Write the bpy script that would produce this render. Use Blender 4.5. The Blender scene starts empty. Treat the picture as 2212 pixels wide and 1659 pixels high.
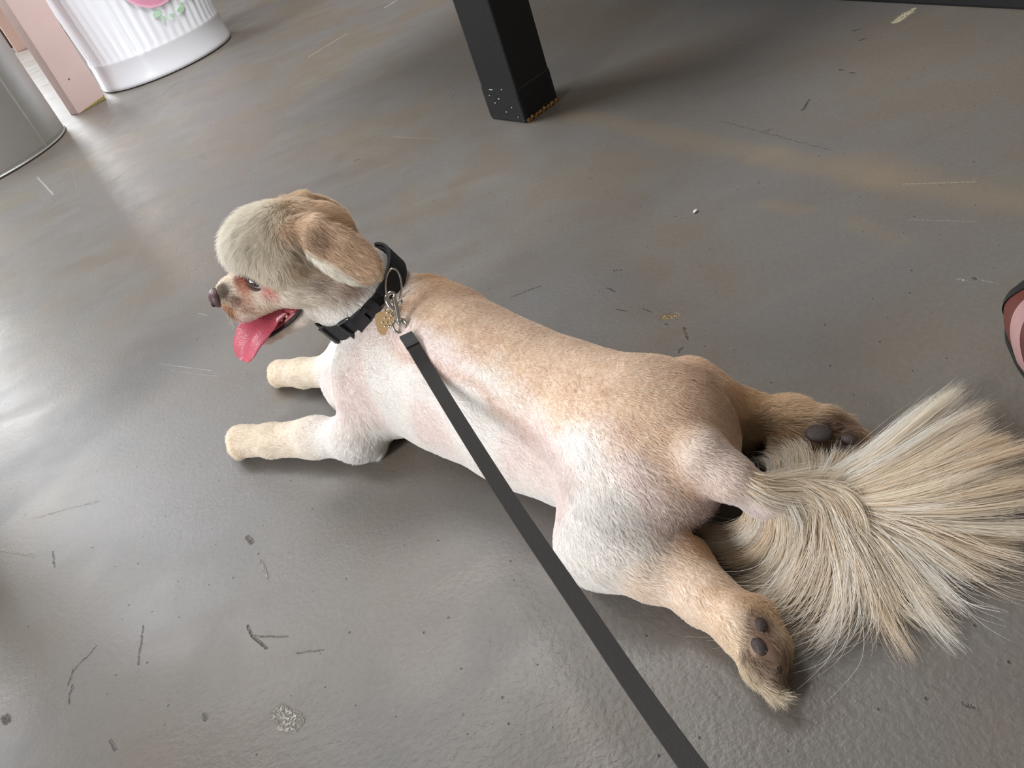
import bpy, bmesh, math, random
import numpy as np
from mathutils import Matrix, Vector, noise as mnoise
random.seed(3); rng = np.random.default_rng(7)
sc = bpy.context.scene
C = bpy.context.collection

# ------------------------------------------------------------------ camera
H, F = .55, 1800.0
vp = np.array([924., 2300., F]); down = vp/np.linalg.norm(vp)
fw = np.array([0, 0, 1.]); Yc = fw-down*(fw@down); Yc /= np.linalg.norm(Yc)
Zc = -down; Xc = np.cross(Yc, Zc)
R = np.array([Xc, Yc, Zc])
EYE = np.array([0, 0, H])
def at(px, py, z):
    "world point seen at a pixel of the 2212x1659 photograph, at height z"
    r = R@np.array([px-1106, py-829.5, F]); return EYE+r*(z-H)/r[2]
def atd(px, py, d):
    return EYE+R@np.array([px-1106, py-829.5, F])/F*d
cd = bpy.data.cameras.new('camera'); cam = bpy.data.objects.new('camera', cd); C.objects.link(cam)
rt, up, bk = R@[1, 0, 0], R@[0, -1, 0], R@[0, 0, -1]
cam.matrix_world = Matrix(((rt[0], up[0], bk[0], 0), (rt[1], up[1], bk[1], 0), (rt[2], up[2], bk[2], H), (0, 0, 0, 1)))
cd.sensor_width = 36; cd.lens = F/2212*36; cd.clip_start = .02
sc.camera = cam

# ------------------------------------------------------------------ light
sc.view_settings.view_transform = 'Standard'; sc.view_settings.look = 'None'
sc.view_settings.gamma = 1; sc.view_settings.use_curve_mapping = False
sc.view_settings.exposure = 0.0
w = bpy.data.worlds.new('room_light'); sc.world = w; w.use_nodes = True
w.node_tree.nodes['Background'].inputs[0].default_value = (1.0, .92, .82, 1)
w.node_tree.nodes['Background'].inputs[1].default_value = .22
def area(name, loc, tgt, sx, sy, power, col):
    l = bpy.data.lights.new(name, 'AREA'); l.shape = 'RECTANGLE'; l.size = sx; l.size_y = sy
    l.energy = power; l.color = col
    o = bpy.data.objects.new(name, l); C.objects.link(o); o.location = loc
    o.rotation_euler = (Vector(tgt)-Vector(loc)).to_track_quat('-Z', 'Y').to_euler()
    return o
area('window_light', (-2.3, -.75, 1.25), (.2, 1.3, 0), .55, 1.15, 92, (.95, .97, 1.0))
area('window_light', (-2.6, 2.65, 2.8), (-.6, .6, 0), 1.9, 1.2, 140, (.87, .93, 1.0))
area('window_light', (-2.9, 5.9, 1.2), (-1.1, 2.4, 0), 1.6, 1.1, 180, (.94, .97, 1.0))
area('bin_fill_light', (-.3, 2.3, 2.6), (-.65, 3.2, .1), .9, .9, 66, (.97, .98, 1.0))  # added fill, not a fixture: brightens the bins, pink post and far floor
sc.cycles.max_bounces = 4; sc.cycles.adaptive_threshold = .1; sc.cycles.adaptive_min_samples = 16

# ------------------------------------------------------------------ helpers
def lin(c):
    c = np.asarray(c, float)/255.
    return np.where(c <= .04045, c/12.92, ((c+.055)/1.055)**2.4)
def L4(r, g, b): return tuple(lin((r, g, b)))+(1,)
def mat(name, col, rough=.6, metal=0, spec=.5, noise_amt=0, noise_scale=40, bump=0, bump_scale=200, coat=0):
    m = bpy.data.materials.new(name); m.use_nodes = True; nt = m.node_tree; p = nt.nodes['Principled BSDF']
    p.inputs['Base Color'].default_value = L4(*col); p.inputs['Roughness'].default_value = rough
    p.inputs['Metallic'].default_value = metal; p.inputs['Specular IOR Level'].default_value = spec
    p.inputs['Coat Weight'].default_value = coat
    tc = nt.nodes.new('ShaderNodeTexCoord')
    if noise_amt:
        n = nt.nodes.new('ShaderNodeTexNoise'); n.inputs['Scale'].default_value = noise_scale; n.inputs['Detail'].default_value = 6
        nt.links.new(tc.outputs['Object'], n.inputs['Vector'])
        mx = nt.nodes.new('ShaderNodeMix'); mx.data_type = 'RGBA'
        mx.inputs['A'].default_value = tuple(x*(1-noise_amt) for x in L4(*col)[:3])+(1,)
        mx.inputs['B'].default_value = tuple(min(1, x*(1+noise_amt)) for x in L4(*col)[:3])+(1,)
        nt.links.new(n.outputs['Fac'], mx.inputs['Factor']); nt.links.new(mx.outputs['Result'], p.inputs['Base Color'])
    if bump:
        n = nt.nodes.new('ShaderNodeTexNoise'); n.inputs['Scale'].default_value = bump_scale
        nt.links.new(tc.outputs['Object'], n.inputs['Vector'])
        b = nt.nodes.new('ShaderNodeBump'); b.inputs['Strength'].default_value = bump; b.inputs['Distance'].default_value = .001
        nt.links.new(n.outputs['Fac'], b.inputs['Height']); nt.links.new(b.outputs['Normal'], p.inputs['Normal'])
    return m
def obj(name, V, Fc, m, parent=None, smooth=False, label=None, cat=None, kind=None, group=None):
    me = bpy.data.meshes.new(name); me.from_pydata([tuple(v) for v in V], [], [tuple(f) for f in Fc]); me.update()
    if smooth: me.shade_smooth()
    o = bpy.data.objects.new(name, me); C.objects.link(o); me.materials.append(m)
    if parent is not None:
        o.parent = parent; o.matrix_parent_inverse = parent.matrix_world.inverted()
    tag(o, label, cat, kind, group); return o
def tag(o, label=None, cat=None, kind=None, group=None):
    for k, v in (('label', label), ('category', cat), ('kind', kind), ('group', group)):
        if v: o[k] = v
    return o
def thing(name, loc, label, cat, group=None):
    o = bpy.data.objects.new(name, None); C.objects.link(o); o.location = tuple(loc); o.empty_display_size = .05
    o.matrix_world = Matrix.Translation(Vector(tuple(loc)))
    return tag(o, label, cat, None, group)
def merge(*ms):
    V, Fc = [], []
    for v, f in ms:
        b = len(V); V += [tuple(x) for x in v]; Fc += [tuple(i+b for i in g) for g in f]
    return V, Fc
def box(c, ax, ay, az, bev=0):
    "box centred at c with half-extent vectors ax ay az, chamfered edges"
    bm = bmesh.new(); bmesh.ops.create_cube(bm, size=2)
    c, ax, ay, az = map(lambda q: np.asarray(q, float), (c, ax, ay, az))
    for v in bm.verts: v.co = Vector(c+ax*v.co.x+ay*v.co.y+az*v.co.z)
    if bev: bmesh.ops.bevel(bm, geom=list(bm.edges), offset=bev, segments=2, affect='EDGES', profile=.6)
    bm.verts.index_update()
    r = [tuple(v.co) for v in bm.verts], [tuple(v.index for v in f.verts) for f in bm.faces]; bm.free(); return r
def catmull(P, n):
    P = np.asarray(P, float); P = np.vstack([2*P[0]-P[1], P, 2*P[-1]-P[-2]])
    t = np.linspace(0, len(P)-3-1e-9, n); i = t.astype(int); u = (t-i)[:, None]
    a, b, c, d = P[i], P[i+1], P[i+2], P[i+3]
    return .5*(2*b+(c-a)*u+(2*a-5*b+4*c-d)*u*u+(3*b-a-3*c+d)*u**3)
def frames(P, upv=(0, 0, 1)):
    P = np.asarray(P, float); T = np.gradient(P, axis=0); T /= np.linalg.norm(T, axis=1)[:, None]+1e-12
    N = np.cross(np.broadcast_to(upv, T.shape), T); bad = np.linalg.norm(N, axis=1) < 1e-4; N[bad] = (1, 0, 0)
    N /= np.linalg.norm(N, axis=1)[:, None]; return T, N, np.cross(T, N)
def tube(P, r, seg=10, closed=False, upv=(0, 0, 1), flat=1.0):
    P = np.asarray(P, float); n = len(P); r = np.broadcast_to(r, n); T, N, B = frames(P, upv)
    if closed:
        T = np.roll(P, -1, 0)-np.roll(P, 1, 0); T /= np.linalg.norm(T, axis=1)[:, None]
        N = np.cross(np.broadcast_to(upv, T.shape), T); N /= np.linalg.norm(N, axis=1)[:, None]; B = np.cross(T, N)
    V = []
    for i in range(n):
        for k in range(seg):
            a = 2*math.pi*k/seg; V.append(P[i]+r[i]*(math.cos(a)*N[i]+flat*math.sin(a)*B[i]))
    Fc = []
    for i in range(n if closed else n-1):
        j = (i+1) % n
        for k in range(seg):
            l = (k+1) % seg; Fc.append((i*seg+k, j*seg+k, j*seg+l, i*seg+l))
    if not closed: Fc += [tuple(range(seg)), tuple(reversed(range((n-1)*seg, n*seg)))]
    return V, Fc
def ball(c, ax, ay, az, seg=20, rings=12):
    c, ax, ay, az = map(lambda q: np.asarray(q, float), (c, ax, ay, az))
    V = [c+az]; Fc = []
    for i in range(1, rings):
        th = math.pi*i/rings
        for k in range(seg):
            ph = 2*math.pi*k/seg; V.append(c+math.sin(th)*(math.cos(ph)*ax+math.sin(ph)*ay)+math.cos(th)*az)
    V.append(c-az); L = len(V)-1
    for k in range(seg):
        Fc.append((0, 1+k, 1+(k+1) % seg)); Fc.append((L, L-seg+(k+1) % seg, L-seg+k))
    for i in range(rings-2):
        for k in range(seg):
            a = 1+i*seg; Fc.append((a+k, a+seg+k, a+seg+(k+1) % seg, a+(k+1) % seg))
    return V, Fc
def lathe(cx, cy, prof, seg=96, rf=None):
    V, Fc = [], []
    for i, (r, z) in enumerate(prof):
        for k in range(seg):
            a = 2*math.pi*k/seg; rr = r+(rf(a, z) if rf else 0); V.append((cx+rr*math.cos(a), cy+rr*math.sin(a), z))
    for i in range(len(prof)-1):
        for k in range(seg): Fc.append((i*seg+k, i*seg+(k+1) % seg, (i+1)*seg+(k+1) % seg, (i+1)*seg+k))
    return V, Fc
def sm(a, b, x):
    t = np.clip((x-a)/(b-a), 0, 1); return t*t*(3-2*t)

# ------------------------------------------------------------------ floor
def floor_material():
    m = bpy.data.materials.new('painted_concrete'); m.use_nodes = True; nt = m.node_tree; N = nt.nodes; Lk = nt.links.new
    p = N['Principled BSDF']; geo = N.new('ShaderNodeNewGeometry')
    def noise(scale, detail=4, rough=.55, dist=0, vec=None, dims='3D'):
        n = N.new('ShaderNodeTexNoise'); n.inputs['Scale'].default_value = scale; n.inputs['Detail'].default_value = detail
        n.inputs['Roughness'].default_value = rough; n.inputs['Distortion'].default_value = dist
        Lk(vec or geo.outputs['Position'], n.inputs['Vector']); return n
    def ramp(src, a, b, lo=0, hi=1):
        r = N.new('ShaderNodeMapRange'); r.interpolation_type = 'SMOOTHSTEP'
        for i, v in zip((1, 2, 3, 4), (a, b, lo, hi)): r.inputs[i].default_value = v
        Lk(src, r.inputs[0]); return r.outputs[0]
    def math_(op, a, b=None, c=None):
        q = N.new('ShaderNodeMath'); q.operation = op
        for i, v in enumerate((a, b, c)):
            if v is None: continue
            if isinstance(v, (int, float)): q.inputs[i].default_value = v
            else: Lk(v, q.inputs[i])
        return q.outputs[0]
    def mix(fac, a, b):
        q = N.new('ShaderNodeMix'); q.data_type = 'RGBA'
        if isinstance(fac, (int, float)): q.inputs['Factor'].default_value = fac
        else: Lk(fac, q.inputs['Factor'])
        for nm, v in (('A', a), ('B', b)):
            if isinstance(v, tuple): q.inputs[nm].default_value = v
            else: Lk(v, q.inputs[nm])
        return q.outputs['Result']
    big = noise(3.2, 3, .5); mid = noise(9, 5, .6, .6); 
    mp = N.new('ShaderNodeMapping'); mp.inputs['Rotation'].default_value = (0, 0, math.radians(62)); mp.inputs['Scale'].default_value = (1.2, 7, 1)
    Lk(geo.outputs['Position'], mp.inputs['Vector']); streak = noise(2.0, 6, .65, .3, mp.outputs[0])
    fine = noise(160, 3, .7); pit = noise(75, 2, .5); pit2 = noise(330, 1, .5)
    col = mix(ramp(big.outputs['Fac'], .38, .62), L4(107, 98, 87), L4(104, 99, 95))
    col = mix(ramp(mid.outputs['Fac'], .35, .7, 0, .38), col, L4(99, 99, 96))
    col = mix(ramp(streak.outputs['Fac'], .56, .72, 0, .20), col, L4(117, 108, 96))
    col = mix(ramp(streak.outputs['Fac'], .42, .30, 0, .3), col, L4(93, 88, 83))
    col = mix(ramp(fine.outputs['Fac'], .35, .75, 0, .16), col, L4(130, 124, 115))
    pits = ramp(pit.outputs['Fac'], .235, .17); pits2 = ramp(pit2.outputs['Fac'], .20, .12)
    vo = N.new('ShaderNodeTexVoronoi'); vo.voronoi_dimensions = '2D'; vo.inputs['Scale'].default_value = 34; Lk(geo.outputs['Position'], vo.inputs['Vector'])
    vs = N.new('ShaderNodeSeparateColor'); Lk(vo.outputs['Color'], vs.inputs[0])
    pits = math_('MAXIMUM', pits, math_('MULTIPLY', ramp(math_('ADD', vo.outputs['Distance'], math_('MULTIPLY', vs.outputs[1], .032)), .048, .026), ramp(vs.outputs[0], .60, .72)))
    col = mix(math_('MULTIPLY', math_('MAXIMUM', pits, pits2), .75), col, L4(70, 62, 52))
    height = math_('ADD', math_('MULTIPLY', mid.outputs['Fac'], .35), math_('MULTIPLY', fine.outputs['Fac'], .30))
    # rougher, stippled zone near the bottom-left of the camera's side
    stip = noise(190, 2, .5, .2)
    sepr = N.new('ShaderNodeSeparateXYZ'); Lk(geo.outputs['Position'], sepr.inputs[0]); X, Y = sepr.outputs[0], sepr.outputs[1]
    zone = ramp(Y, .62, .40)
    height = math_('ADD', height, math_('MULTIPLY', math_('MULTIPLY', stip.outputs['Fac'], zone), .5))
    height = math_('SUBTRACT', height, math_('MULTIPLY', pits, .9))
    # hand-placed wear: (px,py)-(px,py) segment, half width m, colour, depth
    wob = noise(70, 6, .75); brk = noise(420, 2, .6); wobl = noise(11, 3, .6)
    def seg(a, b, hw, colour, strength, depth, soft=.5, wobble=.006, wn=None):
        nonlocal col, height
        A, B = at(*a, 0)[:2], at(*b, 0)[:2]; d = B-A; l2 = float(d@d)
        wn = wn or wob
        x = math_('ADD', math_('SUBTRACT', X, float(A[0])), math_('MULTIPLY', math_('SUBTRACT', wn.outputs['Fac'], .5), wobble*2))
        y = math_('ADD', math_('SUBTRACT', Y, float(A[1])), math_('MULTIPLY', math_('SUBTRACT', wn.outputs['Fac'], .5), -wobble*2))
        t = math_('DIVIDE', math_('ADD', math_('MULTIPLY', x, float(d[0])), math_('MULTIPLY', y, float(d[1]))), l2)
        tc = N.new('ShaderNodeClamp'); Lk(t, tc.inputs[0]); t = tc.outputs[0]
        ex = math_('SUBTRACT', x, math_('MULTIPLY', t, float(d[0]))); ey = math_('SUBTRACT', y, math_('MULTIPLY', t, float(d[1])))
        dist = math_('SQRT', math_('ADD', math_('MULTIPLY', ex, ex), math_('MULTIPLY', ey, ey)))
        mk = ramp(dist, hw*1.25, hw*soft*.6)
        if wn is wob: mk = math_('MULTIPLY', mk, ramp(brk.outputs['Fac'], .34, .60))
        if hw < .002: strength *= .75
        col = mix(math_('MULTIPLY', mk, strength), col, L4(*colour))
        if depth: height = math_('ADD', height, math_('MULTIPLY', mk, depth))
    tan = (124, 111, 92)
    seg((1250, 250), (1640, 335), .034, tan, .45, 0, .2, .03, wobl); seg((1640, 335), (1900, 385), .036, tan, .5, 0, .2, .04, wobl)
    seg((1850, 350), (1960, 370), .045, tan, .4, 0, .2, .03, wobl); seg((1900, 385), (2230, 440), .034, tan, .5, 0, .2, .03, wobl)
    seg((1650, 440), (1735, 455), .016, tan, .35, 0, .2, .02, wobl); seg((1850, 480), (1940, 520), .02, tan, .3, 0, .2, .02, wobl)
    dk = (44, 38, 30); lt = (182, 175, 160); oc = (165, 135, 88)
    seg((1434, 686), (1456, 682), .0055, oc, 1, -1.5, .75, .003); seg((1432, 680), (1456, 675), .0012, dk, .9, 0)
    seg((1438, 700), (1446, 701), .0014, dk, .9, -1); seg((1478, 708), (1488, 732), .0018, dk, .9, -1, .6, .004); seg((1480, 715), (1486, 724), .0012, oc, .9, 0)
    seg((1333, 668), (1352, 671), .0012, dk, .9, -1); seg((1390, 667), (1412, 674), .001, dk, .7, -1)
    seg((1105, 642), (1168, 618), .0011, dk, .85, -1, .5, .004); seg((1313, 622), (1330, 630), .0013, dk, .8, -1)
    seg((1328, 584), (1344, 582), .0025, dk, .4, -1); seg((1468, 762), (1474, 750), .0013, dk, .6, -1)
    seg((975, 212), (988, 198), .0025, (100, 92, 80), .8, -1); seg((1936, 46), (1962, 28), .0085, (225, 212, 175), 1, .8, .75, .006); seg((1962, 28), (1976, 18), .004, (225, 212, 175), 1, .8, .75, .006)
    seg((668, 122), (750, 72), .004, lt, .7, .5, .4, .008); seg((832, 16), (858, 0), .006, lt, .8, .5, .6, .008)
    seg((1735, 238), (1748, 215), .0022, dk, .85, -1, .5, .004); seg((1862, 86), (1868, 83), .004, (60, 52, 44), .8, -1); seg((1816, 150), (1822, 151), .003, dk, .7, -1); seg((1840, 156), (1846, 157), .003, dk, .7, -1)
    seg((1844, 66), (1858, 62), .003, dk, .7, -1)
    seg((1645, 285), (1670, 278), .0018, (80, 72, 64), .8, -1); seg((1560, 262), (1800, 325), .0012, (90, 80, 68), .6, -.6, .5, .01)
    seg((1955, 397), (2110, 392), .0016, (190, 178, 155), .5, .5); seg((1965, 474), (2110, 478), .001, lt, .4, .4)
    seg((2072, 602), (2086, 606), .0018, (190, 185, 175), .9, .6); seg((2104, 600), (2106, 603), .0022, (50, 44, 38), .9, -1); seg((2116, 604), (2160, 614), .0007, lt, .5, 0)
    seg((535, 1352), (545, 1374), .0014, (84, 70, 62), .9, -1.3, .5, .002); seg((545, 1374), (576, 1400), .0014, (84, 70, 62), .9, -1.3, .5, .003); seg((552, 1374), (622, 1375), .001, (96, 86, 80), .7, -.8)
    seg((640, 1410), (700, 1405), .0009, (100, 92, 86), .6, -.8); seg((606, 1540), (640, 1558), .0075, (176, 172, 163), .9, 1.5, .7, .008)
    seg((600, 1538), (604, 1560), .0016, (70, 62, 52), .9, -1); seg((644, 1548), (640, 1572), .0013, (70, 62, 52), .9, -1); seg((604, 1572), (634, 1576), .0028, (176, 172, 163), .8, 1)
    seg((0, 1188), (78, 1202), .0014, lt, .7, 1); seg((160, 1445), (148, 1480), .0012, (50, 44, 40), .9, -1); seg((206, 1395), (165, 1445), .0012, (50, 44, 40), .9, -1); seg((156, 1480), (148, 1518), .0014, (50, 44, 40), .9, -1)
    seg((114, 1192), (118, 1225), .0012, (90, 80, 70), .8, -1); seg((70, 1120), (210, 1083), .0014, (190, 184, 175), .5, .6, .5, .012)
    seg((536, 1160), (545, 1172), .0032, (62, 54, 40), .8, -1.2, .4, .003); seg((565, 1215), (580, 1250), .0018, (185, 180, 172), .7, .8); seg((310, 1350), (300, 1435), .0009, (105, 98, 92), .6, -1)
    seg((12, 1550), (16, 1556), .004, (58, 54, 54), .9, -1); seg((240, 1600), (250, 1620), .002, (80, 76, 76), .8, -1); seg((440, 1545), (444, 1552), .0024, (60, 56, 52), .6, -1)
    seg((345, 785), (460, 800), .0015, (178, 170, 158), .55, .5, .5, .006); seg((370, 800), (470, 812), .001, (178, 170, 158), .5, .5, .5, .006); seg((428, 676), (452, 682), .0012, lt, .8, .4)
    seg((290, 360), (345, 325), .0016, (120, 112, 104), .7, -.8); seg((235, 395), (270, 373), .0016, (110, 102, 94), .7, -.8); seg((350, 207), (380, 180), .003, (110, 102, 96), .7, -.8); seg((154, 370), (164, 412), .003, (120, 112, 106), .7, -.8)
    seg((80, 382), (115, 420), .003, lt, .7, .6); seg((430, 340), (442, 334), .003, (84, 76, 66), .8, -1); seg((768, 346), (776, 343), .003, (70, 62, 52), .8, -1)
    seg((845, 295), (950, 300), .0012, lt, .4, .3); seg((900, 1640), (902, 1646), .001, dk, .5, 0); seg((2085, 1520), (2110, 1530), .0015, (70, 62, 56), .7, -1)
    Lk(col, p.inputs['Base Color'])
    rr = ramp(mid.outputs['Fac'], .3, .7, .36, .47); rr2 = math_('ADD', rr, math_('MULTIPLY', ramp(streak.outputs['Fac'], .4, .7), .06))
    Lk(rr2, p.inputs['Roughness']); p.inputs['Specular IOR Level'].default_value = .5
    b = N.new('ShaderNodeBump'); b.inputs['Strength'].default_value = .85; b.inputs['Distance'].default_value = .0014
    Lk(height, b.inputs['Height']); Lk(b.outputs['Normal'], p.inputs['Normal'])
    return m
fl = obj('floor', *box((.3, 4.0, -.05), (6, 0, 0), (0, 6.5, 0), (0, 0, .05)), floor_material(), kind='structure')

# wall far behind the pink posts, with its dark skirting
obj('wall_back', *box((-.5, 6.3, 1.3), (5, 0, 0), (0, .08, 0), (0, 0, 1.3)), mat('wall_paint', (118, 100, 84), .8, noise_amt=.1), kind='structure')
obj('baseboard_back', *box((-.5, 6.19, .12), (5, 0, 0), (0, .03, 0), (0, 0, .12), .008), mat('baseboard_paint', (58, 44, 36), .5, noise_amt=.15), kind='structure')

# ------------------------------------------------------------------ black table leg
black = mat('black_paint', (17, 17, 20), .5, noise_amt=.35, noise_scale=60, bump=.4, bump_scale=90)
u = np.array([.845, .534, 0]); v = np.array([-.47, .883, 0])
c0 = np.array([.2035, 1.4985, 0]); lc = c0+u*.045+v*.052
t = thing('table', lc, 'black painted square wooden table with a taped, scuffed leg end at the top centre', 'table')
leg = obj('leg', *box(lc+[0, 0, .36], u*.045, v*.052, (0, 0, .36), .004), black, t)
tape = obj('tape_wrap', *box(lc+[0, 0, .035], u*.0462, v*.0532, (0, 0, .031), .004), mat('black_tape', (22, 22, 25), .35, noise_amt=.4, noise_scale=90, bump=.8, bump_scale=60), leg, label='glossier black tape wrapped round the foot of the leg')
fv = []
for i in range(26):
    s = i/25; q = c0+u*(.004+.085*s)+v*(-.0015)+np.array([0, 0, .0035+.0022*math.sin(i*1.9)+.001*math.sin(i*5.1)]); fv.append(q)
obj('chipped_edge', *tube(fv, .0035, 6), mat('raw_chipboard', (120, 88, 48), .9, noise_amt=.6, noise_scale=150), leg, label='raw brown wood showing at the chipped bottom edge')
wh = mat('white_scuff', (190, 190, 185), .7)
for a_, z_, l_ in ((.3, .062, .012), (.62, .064, .004), (.45, .045, .006), (.3, .036, .004), (.75, .03, .003), (.55, .02, .004), (.2, .05, .003), (.85, .012, .003)):
    q = c0+v*(.104*(1-a_))-u*.0022+[0, 0, z_]; obj('scuff_mark', *ball(q, v*l_*.5, (0, 0, .0012), u*.0007, 8, 5), wh, leg)
# the tabletop above the picture
obj('tabletop', *box(lc+u*.3+v*.35+[0, 0, .74], u*.36, v*.42, (0, 0, .02), .005), black, t)
# a second black leg left of the frame: its shadow crosses the floor before the dog
lq = at(-130, 1188, 0)
t = thing('table', lq, 'black painted square leg of another table just beyond the left edge of the picture', 'table')
obj('leg', *box(lq+[0, 0, .36], u*.045, v*.052, (0, 0, .36), .004), black, t)
obj('tabletop', *box(lq-u*.28-v*.05+[0, 0, .74], u*.36, v*.42, (0, 0, .02), .005), black, t)
# black beam at the top right
A_, B_ = at(1790, 0, 0), at(2212, 22, 0); d_ = (B_-A_)/np.linalg.norm(B_-A_); n_ = np.array([-d_[1], d_[0], 0])
mid_ = A_+d_*.35+n_*.04
tb = obj('floor_beam', *box(mid_+[0, 0, .045], d_*.85, n_*.04, (0, 0, .045), .004), black, label='black painted wooden beam crossing the top right corner of the floor', cat='beam')

# ------------------------------------------------------------------ pink posts
pinkm = mat('pink_paint', (244, 216, 211), .55, noise_amt=.06, noise_scale=12, bump=.3, bump_scale=30)
pa, pb = at(170, 247, 0), at(230, 213, 0); pu = (pb-pa)/np.linalg.norm(pb-pa); pw = np.linalg.norm(pb-pa)/2; pv = np.array([-pu[1], pu[0], 0])
pc = pa+pu*pw+pv*.03
t = thing('pink_post', pc, 'pale pink painted wooden post standing between the metal bin and white bin', 'post')
pp = obj('post', *box(pc+[0, 0, .5], pu*pw, pv*.03, (0, 0, .5), .003), pinkm, t)
ev = [pa+pu*(.018+.1*i/20)*1.0-pv*.0008+[0, 0, .004+.009*(i/20)*(1+.35*math.sin(i*2.3))] for i in range(21)]
V, Fc = [], []
for i, q in enumerate(ev): V += [q*[1, 1, 0]+[0, 0, .0015], q]
for i in range(20): Fc.append((2*i, 2*i+2, 2*i+3, 2*i+1))
V2 = [np.array(x)-pv*.0015 for x in V]
obj('chipped_edge', V2+[np.array(x)+pv*.001 for x in V], [f for f in Fc]+[tuple(i+len(V) for i in f[::-1]) for f in Fc], mat('old_yellow_paint', (176, 160, 92), .7, noise_amt=.3, noise_scale=80), pp, label='yellowish bare edge where the pink paint has chipped')
obj('dent', *ball(pa+pu*.04-pv*.0005+[0, 0, .11], pu*.003, (0, 0, .0035), pv*.001, 8, 5), mat('dent_grey', (120, 100, 100), .8), pp)
qc = (at(44, 110, 0)+at(67, 97, 0))/2
t = thing('pink_post', qc, 'small pale pink post furthest back in the top left corner', 'post')
pq = obj('post', *box(qc+[0, 0, .45], (.055, .02, 0), (-.02, .055, 0), (0, 0, .45), .003), mat('pink_paint_dull', (205, 172, 158), .6, noise_amt=.1), t)
obj('cross_rail', *box(qc+[-.35, .06, .17], (.38, .0, 0), (0, .02, 0), (0, 0, .04), .003), mat('brown_rail', (110, 82, 70), .6, noise_amt=.2), t)

# ------------------------------------------------------------------ bins
wc = (-.76, 3.524); wr = .259
t = thing('white_bin', (wc[0], wc[1], 0), 'white fluted round bin with a pink round emblem and a smooth base band', 'bin')
whm = mat('white_enamel', (238, 239, 244), .28, spec=.6, noise_amt=.02, coat=.3)
def flute(a, z):
    return -.0032*(.5-.5*math.cos(a*52))*min(1, max(0, (z-.098)/.012))
prof = [(wr-.012, .002), (wr, .004), (wr+.002, .012), (wr, .02), (wr-.003, .085), (wr-.001, .093), (wr-.001, .1), (wr-.004, .112), (wr+.008, .3), (wr+.02, .5), (wr+.022, .52)]
body = obj('bin_body', *lathe(*wc, prof, 528, flute), whm, t, True)
obj('rim', *tube([(wc[0]+(wr+.023)*math.cos(a), wc[1]+(wr+.023)*math.sin(a), .525) for a in np.linspace(0, 2*math.pi, 97)[:-1]], .008, 8, True), whm, t, True)
obj('bin_base', *lathe(*wc, [(0.001, .006), (wr-.01, .004)], 64), whm, t)
def wrap_disc(ang, zc, rad, off, rr0=0, nseg=40, nr=6, sx=1):
    V, Fc = [], []
    for i in range(nr+1):
        q = rr0+(rad-rr0)*i/nr
        for k in range(nseg):
            a = 2*math.pi*k/nseg; dz = q*math.sin(a); da = q*math.cos(a)*sx/wr
            z = zc+dz; r = wr-.004+.06*(z-.112)*1.0+off; V.append((wc[0]+r*math.cos(ang+da), wc[1]+r*math.sin(ang+da), z))
    for i in range(nr):
        for k in range(nseg): Fc.append((i*nseg+k, (i+1)*nseg+k, (i+1)*nseg+(k+1) % nseg, i*nseg+(k+1) % nseg))
    return V, Fc
camang = math.atan2(-wc[1], -wc[0])
EA = camang+.30
em = obj('emblem', *wrap_disc(EA, .320, .106, .004, 0.0005), mat('pink_emblem', (238, 160, 190), .5, noise_amt=.18, noise_scale=30), t, True, label='round pink emblem with paler edge')
obj('emblem_border', *wrap_disc(EA, .320, .113, .005, .105), mat('emblem_border_pink', (246, 190, 208), .5), em, True)
gm = mat('green_print', (200, 236, 202), .5, noise_amt=.15, noise_scale=60)
for da, z, r, sx in ((-.12, .180, .010, 1.5), (-.07, .160, .008, .8), (.05, .157, .007, 1.2), (.20, .160, .009, 1.6), (.26, .172, .008, 1), (.42, .200, .017, .6), (.50, .218, .012, .8), (.40, .228, .008, .7), (.47, .183, .007, 1)):
    obj('green_leaf', *wrap_disc(EA+da, z+.010, r, .0045, .0005, 14, 2, sx), gm, t)

mc = (-1.375, 2.983); mr = .311
t = thing('metal_bin', (mc[0], mc[1], 0), 'brushed grey metal round bin cut off by the left edge', 'bin')
mm = mat('brushed_metal', (196, 196, 192), .42, metal=.8, noise_amt=.05, noise_scale=25)
obj('bin_body', *lathe(*mc, [(mr-.006, .002), (mr, .005), (mr, .02), (mr-.002, .3), (mr-.002, .55)], 96), mm, t, True)
obj('base_ring', *tube([(mc[0]+(mr+.001)*math.cos(a), mc[1]+(mr+.001)*math.sin(a), .005) for a in np.linspace(0, 2*math.pi, 97)[:-1]], .003, 6, True), mm, t, True)
obj('bin_lid', *lathe(*mc, [(mr+.006, .54), (mr+.006, .57), (mr-.03, .59), (.001, .60)], 96), mm, t, True)
obj('seam', *tube([(mc[0]+(mr-.0005)*math.cos(a), mc[1]+(mr-.0005)*math.sin(a), z) for a in (math.radians(-22),) for z in np.linspace(.01, .54, 12)], .0022, 6, upv=(1, 0, 0)), mm, t)

# ------------------------------------------------------------------ crumb on the floor
q = at(1502, 456, .0018)
obj('crumb', *ball(q, (.0038, .0024, 0), (-.0012, .0020, 0), (0, 0, .0018), 10, 7), mat('crumb_white', (232, 228, 215), .8), smooth=True, label='tiny white crumb on the floor right of the table leg', cat='crumb')

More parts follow.
